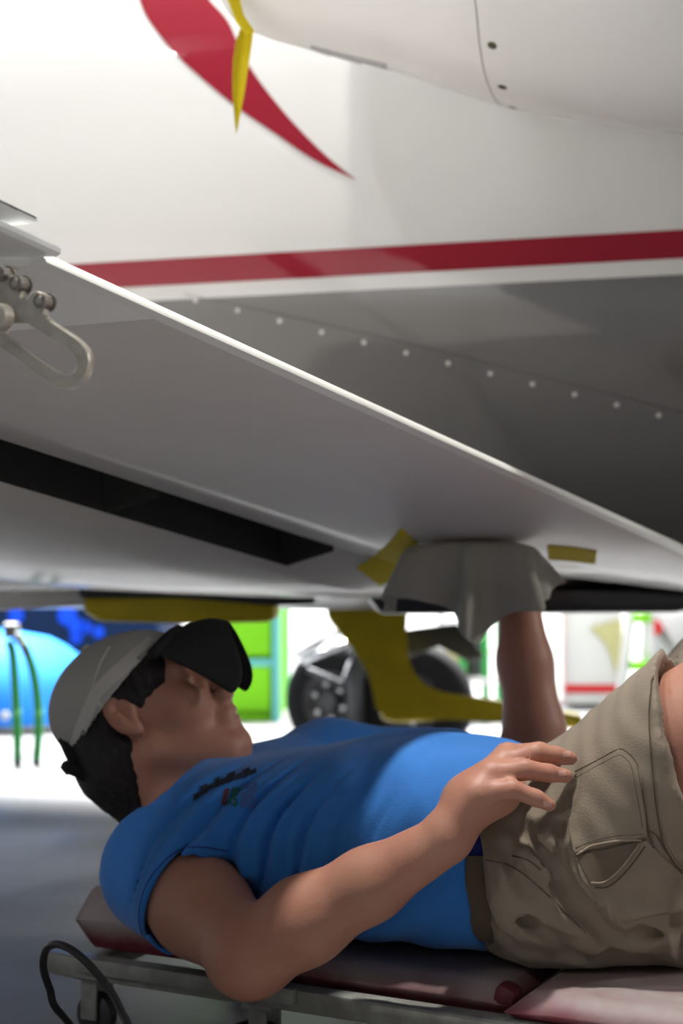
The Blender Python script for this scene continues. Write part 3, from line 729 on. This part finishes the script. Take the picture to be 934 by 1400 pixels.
# cap
CAP = None
def build_cap():
    v = Vol(np.array(HC)-.17, np.array(HC)+.17, .0032)
    v.ell(hp_(-.012, .030), (.108, .083, .087), HAX, 0)
    v.half(hp_(.06, .060), tuple(-HU+HF*.45), 0)
    v.ell(hp_(-.010, .024), (.103, .079, .083), HAX, .003, 'sub')
    v.half(hp_(.06, .063), tuple(-HU+HF*.45), .002)
    return v.mesh('cap', M['cap_mesh'], MAN)
CAP = build_cap(); CAP['label'] = 'grey trucker cap with black bill'
cbv = bvh_of(CAP)
strip_on('cap_seam', cbv, [(150, 884), (138, 905), (128, 940), (138, 966)], .0018, M['cap_seam'], CAP)
patch_on('cap_band', cbv, [(219, 878), (189, 906), (159, 932), (139, 952)], [(203, 870), (175, 894), (146, 920), (125, 942)], M['cap_seam'], CAP, .0012, 16, 3, .001)
patch_on('cap_band', cbv, [(139, 952), (127, 979), (115, 1006), (105, 1030)], [(125, 942), (113, 969), (102, 996), (93, 1020)], M['cap_seam'], CAP, .0012, 12, 3, .001)
lathed('cap_button', [(0, 0), (0, .007), (.004, .006), (.006, 0)], hp_(-.03, .112), HU-HF*.2, M['cap_mesh'], CAP, 12)
def bill():
    vs = []; nf, nt = 22, 12
    for i in range(nf+1):
        f = -1+2*i/nf; q = f*f
        A = Vector((.095-.030*q, .074-.022*q, .080*f)); B = Vector((.157-.018*q*q, .050-.114*q, .064*f*(1-.12*q)))
        # rounded corners
        for j in range(nt+1):
            t = j/nt; p = A.lerp(B, t); p.x += .006*math.sin(t*math.pi)*(1-q); p.y += .006*math.sin(t*math.pi)
            cr = max(0, abs(f)-.72)/.28
            p = p.lerp(A, .20*cr*cr*t)
            vs.append(hp_(p.x, p.y, p.z))
    fs = [(i*(nt+1)+j, (i+1)*(nt+1)+j, (i+1)*(nt+1)+j+1, i*(nt+1)+j+1) for i in range(nf) for j in range(nt)]
    o = pyd('cap_bill', vs, fs, M['black_cloth'], CAP, True)
    m = o.modifiers.new('t', 'SOLIDIFY'); m.thickness = .004; m.offset = 0; m = o.modifiers.new('s', 'SUBSURF'); m.levels = m.render_levels = 1
    return o
bill()['label'] = 'curved black bill'
def front_band():
    pts = [hp_(.093-.033*f*f, .073-.020*f*f, .082*f) for f in np.linspace(-1, 1, 20)]
    return tube('cap_front', pts, .008, M['black_cloth'], CAP, 8)
front_band()
tube('cap_strap', px([(86, 1008, 1.935), (97, 1022, 1.93), (104, 1040, 1.928), (96, 1050, 1.925), (110, 1056, 1.92), (120, 1068, 1.92)]), [.008, .012, .012, .011, .009, .003], M['black_cloth'], CAP, 10)
tube('cap_strap', px([(86, 1045, 1.93), (94, 1050, 1.928), (106, 1050, 1.925)]), [.006, .010, .006], M['black_cloth'], CAP, 10)

# --- clothes
def field_uvz(v):
    X, Y, Z = v.xyz(); dx = X-N0.x; dy = Y-N0.y
    return dx*BA.x+dy*BA.y, dx*BL.x+dy*BL.y, Z+0*X
def torso(v, tab, k, p=2.5, op='add', grow=0):
    """trunk from a table of (u, half width, top, bottom)"""
    U, Lt, Z = field_uvz(v); us = np.array([t[0] for t in tab]); ip = lambda i: np.interp(U, us, [t[i] for t in tab]).astype(np.float32)
    wd = ip(1)+grow; top = ip(2)+grow; bot = ip(3)-grow; ce = (top+bot)*.5; hh = (top-bot)*.5
    q = (np.abs(Lt/wd)**p+np.abs((Z-ce)/hh)**p)**(1/p); d = (q-1)*np.minimum(wd, hh)
    d = np.maximum(d, np.maximum(us[0]-U, U-us[-1])); sl = tuple(slice(0, n) for n in v.n)
    v.put(sl, d.astype(np.float32), k, op)
def grooves(v, a, b, wid, amp, side=None, ridge=0):
    """a crease along the segment a-b pressed into the surface"""
    a = nv(a); b = nv(b); d = b-a; L = d@d; p = wid*3
    sl, X, Y, Z = v.reg(np.minimum(a, b)-p, np.maximum(a, b)+p)
    t = np.clip(((X-a[0])*d[0]+(Y-a[1])*d[1]+(Z-a[2])*d[2])/L, 0, 1); x = X-a[0]-t*d[0]; y = Y-a[1]-t*d[1]; z = Z-a[2]-t*d[2]
    r2 = (x*x+y*y+z*z)/wid**2
    v.f[sl] += (amp*np.clip(np.sin(np.pi*t), 0, 1)**.6*(np.exp(-r2)-ridge*np.exp(-((np.sqrt(r2)-1.7)**2)*2))).astype(np.float32)
TT = [(-.03, .130, .295, .165), (.0, .155, .316, .150), (.08, .178, .334, .130), (.18, .180, .350, .126), (.28, .176, .372, .126), (.36, .172, .380, .126), (.43, .170, .368, .126), (.452, .168, .362, .128)]
def build_shirt():
    v = Vol((-.52, 1.44, .09), (.38, 2.26, .47), .0032)
    torso(v, TT, 0)
    v.cone(SH+Vector((.01, .02, .0)), bp(.07, .08, .235), .066, .080, .05); v.cone(SH2, bp(.06, -.08, .25), .068, .085, .05)
    # neck base rising to the collar
    v.cone(bp(.02, .0, .232), hp_(.0, -.112)+Vector((.016, 0, -.016)), .080, .060, .04)
    for sh_, el_, tt_, ra in ((SH, EL, .40, .070), (SH2, EL2, .5, .064)):
        he = sh_.lerp(el_, tt_); a = (el_-sh_).normalized(); v2 = Vol(v.lo, v.lo+(v.n-1)*v.h, v.h)
        v2.cone(sh_, he+a*.06, ra, ra*.97, 0)
        lo = np.minimum(nv(sh_), nv(he))-.17; hi = np.maximum(nv(sh_), nv(he))+.17
        v2.half(he, tuple(a), .004, 'and', lo, hi)
        v.put(tuple(slice(0, n) for n in v.n), v2.f[:v.n[0], :v.n[1], :v.n[2]], .04, 'add')
        v.cone(he-a*.030, he+a*.030, ra*.90, ra*.90, .008, 'sub')
    # neck opening
    nd = (hp_(-.02, -.05)-bp(.02, 0, .245)).normalized(); npn = (nd*.9-BA*.55+Vector((0, 0, .15))).normalized()
    cN = hp_(.006, -.116)+Vector((.004, 0, -.006))
    v.half(cN+nd*.012, tuple(npn), .004, 'and', nv(hp_(-.03, -.05))-.13, nv(hp_(-.03, -.05))+.13)
    v.cone(bp(.02, 0, .25)+nd*.03, hp_(-.02, -.02), .0655, .070, .004, 'sub')
    # folds: slanted creases wrapping the trunk, stronger at the side
    U, Lt, Z = field_uvz(v)
    wz = Z-.24
    ph = (U-.40*wz+.10*Lt+.008*np.sin(Lt*27+wz*19)+.006*np.sin(wz*45))/.043
    env = np.clip((U-.04)/.06, 0, 1)*np.exp(-((U-.17)/.13)**2)*np.clip((Lt+.06)/.16, 0, 1)*np.clip((.36-Z)/.06, 0, 1)*np.clip((Z-.12)/.05, .2, 1)
    v.f += (env*(.0115*(1-np.abs(np.sin(np.pi*ph)))**2.2-.0035+.0018*np.sin(4.3*np.pi*ph+1+20*wz))).astype(np.float32)
    ph2 = (U*.9-.5*wz-.16*Lt)/.075
    v.f += (.0022*np.sin(2*np.pi*ph2+4*np.sin(Lt*19))*np.exp(-((U-.34)/.12)**2)).astype(np.float32)
    # creases from the armpit, under the sleeve
    for a0, b0, am in (((300, 1165, 1.80), (352, 1235, 1.72), .007), ((292, 1130, 1.84), (365, 1200, 1.74), .005), ((322, 1115, 1.86), (392, 1215, 1.73), .005), ((352, 1098, 1.87), (420, 1225, 1.70), .005), ((250, 1140, 1.84), (330, 1170, 1.78), .005)):
        grooves(v, at(*a0), at(*b0), .009, am, ridge=.25)
    # hem flare
    v.f += (.0030*np.sin(Lt*70+Z*60)*np.clip((U-.42)/.05, 0, 1)).astype(np.float32)
    return v.mesh('t_shirt', M['shirt'], MAN)
SHIRT = build_shirt(); SHIRT['label'] = 'blue cotton t-shirt with a worn dark chest print'
sbv = bvh_of(SHIRT)
strip_on('sleeve_hem_seam', sbv, [(312, 1164), (272, 1158), (238, 1166), (202, 1206), (190, 1250), (196, 1284)], .0009, M['navy'], SHIRT)
# chest print, too worn to read: a row of dark blots with a red and a green stroke below
for x, y, a_, b_ in ((269, 1089, 5, 5), (279, 1080, 5.5, 7), (288, 1076, 5, 4), (297, 1070, 4, 7), (306, 1069, 5, 4), (316, 1063, 6, 6.5), (327, 1062, 5, 4), (337, 1057, 5.5, 6), (346, 1056, 5, 3.5)):
    patch_on('print_mark', sbv, [(x-a_, y-b_*.9+a_*.4), (x-a_*.8, y+b_+a_*.4)], [(x+a_*.9, y-b_-a_*.35), (x+a_, y+b_*.8-a_*.35)], M['print_dark'], SHIRT, .0012, 4, 4)
patch_on('print_mark', sbv, [(307, 1079), (302, 1100)], [(314, 1078), (309, 1102)], M['print_red'], SHIRT, .0009, 5, 3)
patch_on('print_mark', sbv, [(317, 1077), (311, 1102)], [(328, 1076), (324, 1103)], M['print_green'], SHIRT, .0009, 5, 3)
patch_on('print_mark', sbv, [(332, 1074), (328, 1104)], [(352, 1070), (350, 1104)], M['print_violet'], SHIRT, .0009, 5, 4)

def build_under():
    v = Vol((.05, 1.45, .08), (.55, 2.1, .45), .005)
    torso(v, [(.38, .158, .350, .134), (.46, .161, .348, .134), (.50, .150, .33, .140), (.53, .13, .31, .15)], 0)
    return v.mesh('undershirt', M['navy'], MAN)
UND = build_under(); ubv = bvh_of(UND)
wb_ = patch_on('waistband', ubv, [(640, 1170), (638, 1220), (646, 1270), (660, 1316)], [(668, 1170), (667, 1220), (676, 1270), (692, 1318)], M['khaki_dark'], UND, .004, 16, 5, .003)
UND['label'] = 'royal blue cloth showing between shirt and shorts'

HEMT = .205
def build_shorts():
    v = Vol((.0, 1.18, .09), (.72, 2.16, .66), .0034)
    torso(v, [(.43, .176, .352, .134), (.50, .172, .356, .130), (.60, .132, .33, .128), (.66, .11, .28, .130)], 0, 2.05)
    v.half(bp(.492, .15, .22), tuple(-BA+Vector((0, 0, -.40))+BL*.1), .004)
    for H_, K_, sg in ((HIP, KN, 1), (HIP2, KN2, -1)):
        td = (K_-H_).normalized(); hem = H_+td*.205
        v.cone(H_-td*.02+BL*.012*sg, H_+td*.27+BL*.004*sg, .112, .096, .05)
        # seat of the shorts hanging under the thigh
        v.cone(H_-BL*.05*sg-Vector((0, 0, .015)), H_+BA*.16-BL*.05*sg-Vector((0, 0, .025)), .092, .082, .05)
    for H_, K_, sg in ((HIP, KN, 1), (HIP2, KN2, -1)):
        td = (K_-H_).normalized(); hem = H_+td*.205; hn = (td*.62+BA*.8-Vector((0, 0, .12))).normalized()
        lo = nv(hem)-.22; hi = nv(hem)+.24
        sl, X, Y, Z = v.reg(lo, hi); t = (X-hem.x)*hn.x+(Y-hem.y)*hn.y+(Z-hem.z)*hn.z
        dm = (X-hem.x)*BL.x+(Y-hem.y)*BL.y
        above = (Z > hem.z-.13) & (np.abs(dm) < .125)
        v.f[sl] = np.where(above, np.maximum(v.f[sl], t), v.f[sl])
        d = nv(td); x = X-H_.x; y = Y-H_.y; z = Z-H_.z; tt = x*d[0]+y*d[1]+z*d[2]; rr = np.sqrt(np.maximum(x*x+y*y+z*z-tt*tt, 0))
        v.f[sl] = np.maximum(v.f[sl], -np.where(above, np.maximum(rr-.088, -(t+.05)), 1)).astype(np.float32)
    # flatten on the pad
    v.half((0, 0, .128), (0, 0, -1), .012)
    # creases at the groin and hip
    C_ = [((655, 1185, 1.62), (742, 1262, 1.56), .012, .010), ((742, 1150, 1.60), (790, 1235, 1.55), .011, .012), ((752, 1200, 1.58), (845, 1290, 1.52), .013, .011), ((680, 1235, 1.60), (790, 1290, 1.55), .010, .008),
          ((705, 1120, 1.62), (745, 1185, 1.58), .009, .008), ((800, 1235, 1.53), (850, 1285, 1.50), .010, .009), ((712, 1290, 1.57), (900, 1310, 1.46), .010, .007), ((760, 1120, 1.59), (775, 1180, 1.57), .008, .006), ((850, 1275, 1.48), (930, 1255, 1.42), .012, .010), ((668, 1215, 1.6), (700, 1290, 1.57), .009, .008), ((735, 1120, 1.6), (752, 1215, 1.57), .008, .009), ((690, 1150, 1.62), (725, 1230, 1.58), .010, .006)]
    global CREASES; CREASES = C_
    me = None
    bv0 = None
    o = v.mesh('tmp_shorts', M['khaki']); bv0 = bvh_of(o); bpy.data.objects.remove(o)
    for a, b, wd, am in C_:
        h0, h1 = hit(bv0, a[0], a[1]), hit(bv0, b[0], b[1])
        if h0 and h1: grooves(v, h0[0], h1[0], wd*1.1, am*1.2, ridge=.5)
    X, Y, Z = v.xyz()
    v.f += (.0016*np.sin(X*85+Z*60+3*np.sin(Y*40))*np.sin(Y*50-Z*70+2*np.sin(X*33))).astype(np.float32)
    return v.mesh('shorts', M['khaki'], MAN)
SHORTS = build_shorts(); SHORTS['label'] = 'creased khaki cargo shorts'
kbv = bvh_of(SHORTS)
K = SHORTS
# cargo pocket panels, flap, hem and stitching
def seam(pl, r=.0009, mat='khaki_dark', lift=.0): return strip_on('seam', kbv, pl, r, M[mat], K, lift, 6)
p1 = patch_on('cargo_pocket', kbv, [(786, 1062), (784, 1100), (780, 1140), (785, 1166)], [(848, 1025), (872, 1046), (880, 1092), (884, 1142)], M['khaki'], K, .0032, 24, 18, .003)
p2 = patch_on('cargo_pocket', kbv, [(786, 1172), (795, 1200), (812, 1222), (832, 1262)], [(884, 1148), (905, 1170), (934, 1200), (950, 1240)], M['khaki'], K, .0024, 24, 20, .002)
patch_on('pocket_opening', kbv, [(788, 1170), (796, 1190), (806, 1207)], [(872, 1150), (852, 1180), (826, 1205)], M['pocket_shade'], K, .0032, 10, 10, .001)  # darker patch painting in the shade of the pocket recess
for pl in ([(787, 1169), (810, 1156), (840, 1150), (878, 1147)], [(806, 1207), (826, 1205), (850, 1185), (874, 1152)]): seam(pl, .0013, 'khaki_edge', .0034)
for pl in ([(786, 1160), (815, 1148), (845, 1142), (880, 1139)], [(812, 1213), (832, 1211), (856, 1190), (882, 1156)], [(788, 1056), (815, 1042), (845, 1026), (858, 1028), (871, 1044), (878, 1080), (885, 1130), (893, 1158)], [(790, 1064), (818, 1048), (845, 1034), (854, 1036), (864, 1048), (871, 1082), (878, 1130)],
           [(893, 925), (889, 980), (892, 1040), (897, 1100), (906, 1150), (920, 1180)], [(884, 1134), (896, 1140), (908, 1160), (930, 1192)]): seam(pl, .0008, 'khaki_dark', .0026)
seam([(905, 1135), (908, 1152), (925, 1180), (940, 1192)], .0014, 'khaki_edge', .001)
seam([(660, 1175), (700, 1185), (740, 1215), (800, 1275)], .0009); seam([(700, 1170), (722, 1176), (740, 1190)], .0009)

def build_shoe(A_):
    v = Vol(nv(A_)-np.array([.12, .16, .12]), nv(A_)+np.array([.24, .09, .08]), .005)
    v.cone(A_+Vector((-.03, .005, -.055)), A_+Vector((.14, -.062, -.062)), .046, .042, 0); v.cone(A_+Vector((-.01, 0, -.03)), A_+Vector((0, 0, .0)), .05, .046, .02)
    v.half((0, 0, .001), (0, 0, -1), .004); v.half((0, 0, A_.z+.01), (0, 0, 1), .006)
    return v.mesh('shoe', M['black_cloth'], MAN)
for A_ in (AN, AN2): build_shoe(A_)

# ================================================================== CLOTH held against the flap
def cloth():
    top = hit(allwing, 652, 743); c = top[0]; bm = bmesh.new()
    nth, nr = 72, 20; cz = c.z
    # (angle in degrees, outer radius, drop): 180 = towards frame left, 270 = towards the eye
    tabl = [(0, .100, .042), (25, .098, .055), (60, .09, .06), (100, .08, .05), (140, .10, .05), (170, .128, .088), (185, .140, .090), (205, .120, .070), (235, .085, .090), (258, .070, .142), (268, .070, .150), (280, .075, .125), (300, .085, .098), (320, .105, .092), (340, .116, .075), (360, .100, .042)]
    A = [t[0] for t in tabl]; rows = []
    uu = Vector((1, -.05, 0)).normalized(); vv = Vector((.05, 1, 0))
    cen = bm.verts.new(c-Vector((0, 0, .004)))
    for j in range(1, nr+1):
        t = j/nr; row = []
        for i in range(nth):
            a = 360*i/nth; ro = 1.13*np.interp(a, A, [q[1] for q in tabl]); dr = np.interp(a, A, [q[2] for q in tabl]); ar = R(a)
            t1 = min(1, t/.55); rr = ro*(.84*t1+.16*max(0, (t-.55)/.45)); rr += .034*max(0, t-.3)*math.sin(ar*7+1.2)+.014*max(0, t-.4)*math.sin(ar*13)
            z = -.004-.012*t1**4-dr*max(0, (t-.5)/.5)**1.05
            p = c+uu*rr*math.cos(ar)+vv*rr*math.sin(ar)
            q = top[1]; slope = -(q.x*(p.x-c.x)+q.y*(p.y-c.y))/q.z if abs(q.z) > .2 else 0
            p.z = cz+slope*(1-.6*t)+z+.004*noise.noise(p*40)*t; row.append(bm.verts.new(p))
        rows.append(row)
    for i in range(nth): bm.faces.new((cen, rows[0][i], rows[0][(i+1) % nth]))
    for a, b in zip(rows, rows[1:]):
        for i in range(nth): bm.faces.new((a[i], b[i], b[(i+1) % nth], a[(i+1) % nth]))
    o = bm_obj('polishing_cloth', bm, M['rag'], None, True)
    m = o.modifiers.new('t', 'SOLIDIFY'); m.thickness = .0022; m = o.modifiers.new('s', 'SUBSURF'); m.levels = m.render_levels = 1
    return o
tag(cloth(), 'olive grey cloth held up against the flap by the raised hand', 'cloth')

# ================================================================== BACKGROUND, beyond the aircraft
def fl(px, py): return onz(px, py, 0)
# sky blue rounded cover on the floor, left edge
Yb = 5.55; kb = Yb/2000
tb = empty('engine_cover', at(-40, 1000, Yb), 'bright sky blue domed cover standing on the floor at the left edge', 'cover'); tb.location.z = 0
def dome():
    bm = bmesh.new(); c = Vector((-1.36, Yb+.35, 0))
    prof = [(z, math.sqrt(max(0, 1-(z/.385)**2.2))*.42) for z in np.linspace(0, .385, 12)]
    lathe(bm, [(0, 0)]+prof[:-1]+[(.385, 0)], c, (0, 0, 1), 40); return bm_obj('shell', bm, M['ltblue'], tb, True)
dome(); lathed('base_ring', [(0, 0), (0, .43), (.02, .435), (.03, .42), (.03, 0)], Vector((-1.36, Yb+.35, .0)), (0, 0, 1), M['greyd'], tb, 40)
lathed('marker_light', [(0, 0), (0, .017), (.01, .014), (.012, 0)], at(7, 979, 5.47), (0, -1, .1), M['white_plain'], tb, 14)
# dark navy trailer behind
nt = empty('service_trailer', (-1.6, 8.2, 0), 'dark navy box trailer with royal blue spots behind the dome', 'trailer')
prism('trailer_body', [Vector((-3.2, 7.8, .10)), Vector((at(214, 900, 7.8).x, 7.8, .10)), Vector((at(224, 850, 7.8).x, 7.8, .9)), Vector((at(224, 850, 7.8).x, 7.8, 1.5)), Vector((-3.2, 7.8, 1.5))], (0, 1.2, 0), M['navyp'], nt, .03)
for x, y, r in ((22, 842, .04), (92, 842, .05), (106, 858, .045), (104, 872, .03), (135, 864, .03), (118, 858, .03), (160, 840, .03)):
    lathed('blue_spot', [(0, 0), (0, r), (.004, r*.95), (.004, 0)], at(x, y, 7.79), (0, -1, 0), M['rblue'], nt, 16)
prism('bumper', [Vector((-3.2, 7.75, .0)), Vector((at(300, 850, 7.7).x, 7.75, .0)), Vector((at(300, 850, 7.7).x, 7.75, .10)), Vector((-3.2, 7.75, .10))], (0, 1.2, 0), M['navyp'], nt, .01)
# green trestle
YT = fl(22, 1047).y
tr = empty('green_trestle', (-1.0, YT, 0), 'slim green tube stand with black feet beside the man\'s cap', 'stand')
for L in ([(24, 1040), (23, 980), (18, 900), (12, 876)], [(50, 1034), (53, 985), (47, 925), (34, 885), (24, 868)]):
    P = [at(x, y, YT) for x, y in L]; P[0].z = .02; P[0].x = at(L[0][0], 1040, YT).x
    g = tube('leg', catmull(P, 5), .014, M['green'], tr, 10); tube('rubber_foot', [P[0]-Vector((0, 0, .019)), P[0]+Vector((0, 0, .03))], .0135, M['black_rubber'], g, 12)
    tube('leg_collar', [at(L[1][0], 978, YT), at(L[1][0], 970, YT)], .0145, M['gpost'], g, 12)
for L in ([(24, 1040), (23, 960), (16, 880)],): 
    P = [at(x, y, YT+.35) for x, y in L]; P[0].z = .0; tube('leg', P, .0115, M['green'], tr, 10)
tube('strap', [at(20, 866, YT-.01), at(34, 888, YT-.015), at(38, 897, YT-.015)], .012, M['black_rubber'], tr, 8)
lathed('head_knob', [(-.02, 0), (-.02, .025), (.02, .025), (.02, 0)], at(16, 862, YT+.02), (1, 0, 0), M['greyd'], tr, 16)
# lime tool cabinet
YC = fl(355, 987).y; xa, xb = at(296, 900, YC).x, at(383, 900, YC).x
lc = empty('tool_cabinet', ((xa+xb)/2, YC, 0), 'lime green cabinet with a teal band beyond the cap bill', 'cabinet')
box('cabinet_body', ((xa+xb)/2, YC+.25, .60), ((xb-xa)/2, .24, .60), M['lime'], lc, bev=.01)
zb = at(350, 906, YC).z
box('door', ((xa+xb)/2-.01, YC+.0, (zb+.04)/2), ((xb-xa)/2-.03, .012, (zb-.055)/2), M['lime'], lc); box('door', ((xa+xb)/2-.01, YC, (zb+1.1)/2), ((xb-xa)/2-.03, .012, (1.1-zb)/2-.03), M['lime'], lc)
box('band', ((xa+xb)/2-.01, YC-.005, zb), ((xb-xa)/2-.02, .012, .014), M['teal'], lc); box('corner_post', (xb-.015, YC-.005, .6), (.015, .02, .6), M['teal'], lc)
tg = tube('green_post', [Vector((at(391, 900, YC+.6).x, YC+.6, 0)), Vector((at(391, 900, YC+.6).x, YC+.6, 1.4))], .018, M['gpost'], None, 12); tag(tg, 'pale green upright pole right of the lime cabinet', 'pole')
# trolley with pale green frame
YR = 6.0
tl = empty('parts_trolley', (at(620, 960, YR).x, YR, 0), 'white trolley with green uprights seen between cloth and forearm', 'trolley')
for x in (633, 664, 683, 604): tube('upright', [Vector((at(x, 900, YR).x, YR, 0)), Vector((at(x, 900, YR).x, YR, .9))], .016, M['green'] if x != 604 else M['white_plain'], tl, 10)
for z in (.06, .17, .42): box('shelf', (at(645, 900, YR).x, YR+.22, z), (.13, .24, .012), M['white_plain'], tl)
tag(box('storage_bin', (at(614, 930, YR).x, YR+.15, .17+.012+.0755), (.05, .10, .074), M['cream'], None, bev=.008), 'cream bin standing on the trolley shelf beside its dark canister', 'bin')
tag(lathed('canister', [(0, 0), (0, .05), (.10, .05), (.12, .03), (.15, .03), (.15, 0)], Vector((at(655, 930, YR).x, YR+.15, .183)), (0, 0, 1), M['gear_dark'], None, 20), 'dark canister on the trolley shelf left of the forearm', 'canister')
# white cabin wall section with red band
YW = 6.6
wc = empty('white_cart', (at(812, 950, YW).x, YW, 0), 'white cart with a red band and cream panel right of the forearm', 'cart')
xa, xb = at(772, 900, YW).x, at(853, 900, YW).x
box('cart_body', ((xa+xb)/2, YW+.3, .62), ((xb-xa)/2, .28, .60), M['white_plain'], wc, bev=.02)
zr = at(810, 942, YW).z; box('red_band', ((xa+xb)/2, YW+.018, zr), ((xb-xa)/2+.002, .006, .018), M['redp'], wc, bev=.001)
prism('cream_panel', [at(806, 858, YW+.015), at(851, 846, YW+.015), at(851, 930, YW+.015), at(842, 918, YW+.015), at(828, 880, YW+.015)], (0, -.008, 0), M['cream'], wc)
box('edge_seam', (xa-.004, YW+.01, .62), (.006, .01, .6), M['pinkline'], wc, bev=.001)
# step ladder
YL = 5.9
ld = empty('step_ladder', (at(875, 950, YL).x, YL, 0), 'white step ladder with green treads behind the raised knee', 'ladder')
for (x0, x1) in ((862, 848), (886, 893)):
    a_ = at(x0, 845, YL); b_ = at(x1, 960, YL); d_ = (b_-a_)/(b_.z-a_.z); tube('rail', [a_+d_*(0-a_.z), a_+d_*(1.3-a_.z)], .022, M['white_plain'], ld, 8)
for y in (845, 910, 948, 985):
    z = at(870, y, YL).z; box('tread', (at(876, y, YL).x, YL-.01, z), (.035+.012*(y-845)/100, .04, .018), M['lime'] if y < 980 else M['green'], ld, bev=.004)
# grey drum with a red cap
gd = empty('grey_tank', (at(955, 900, 6.4).x+.02, 6.3, 0), 'grey round tank with a red cap at the right edge', 'tank')
lathed('tank_shell', [(0, 0), (0, .26), (.15, .29), (.42, .28), (.52, .2), (.55, 0)], Vector((at(955, 900, 6.4).x+.02, 6.3, .0)), (0, 0, 1), M['greyd'], gd, 32)
lathed('red_cap', [(-.03, 0), (-.03, .035), (.02, .035), (.025, .02), (.025, 0)], at(893, 858, 6.1), (0, -1, 0), M['redp'], gd, 20)
tube('cap_pipe', [at(893, 858, 6.12), at(925, 866, 6.2)], .02, M['greyd'], gd, 10)
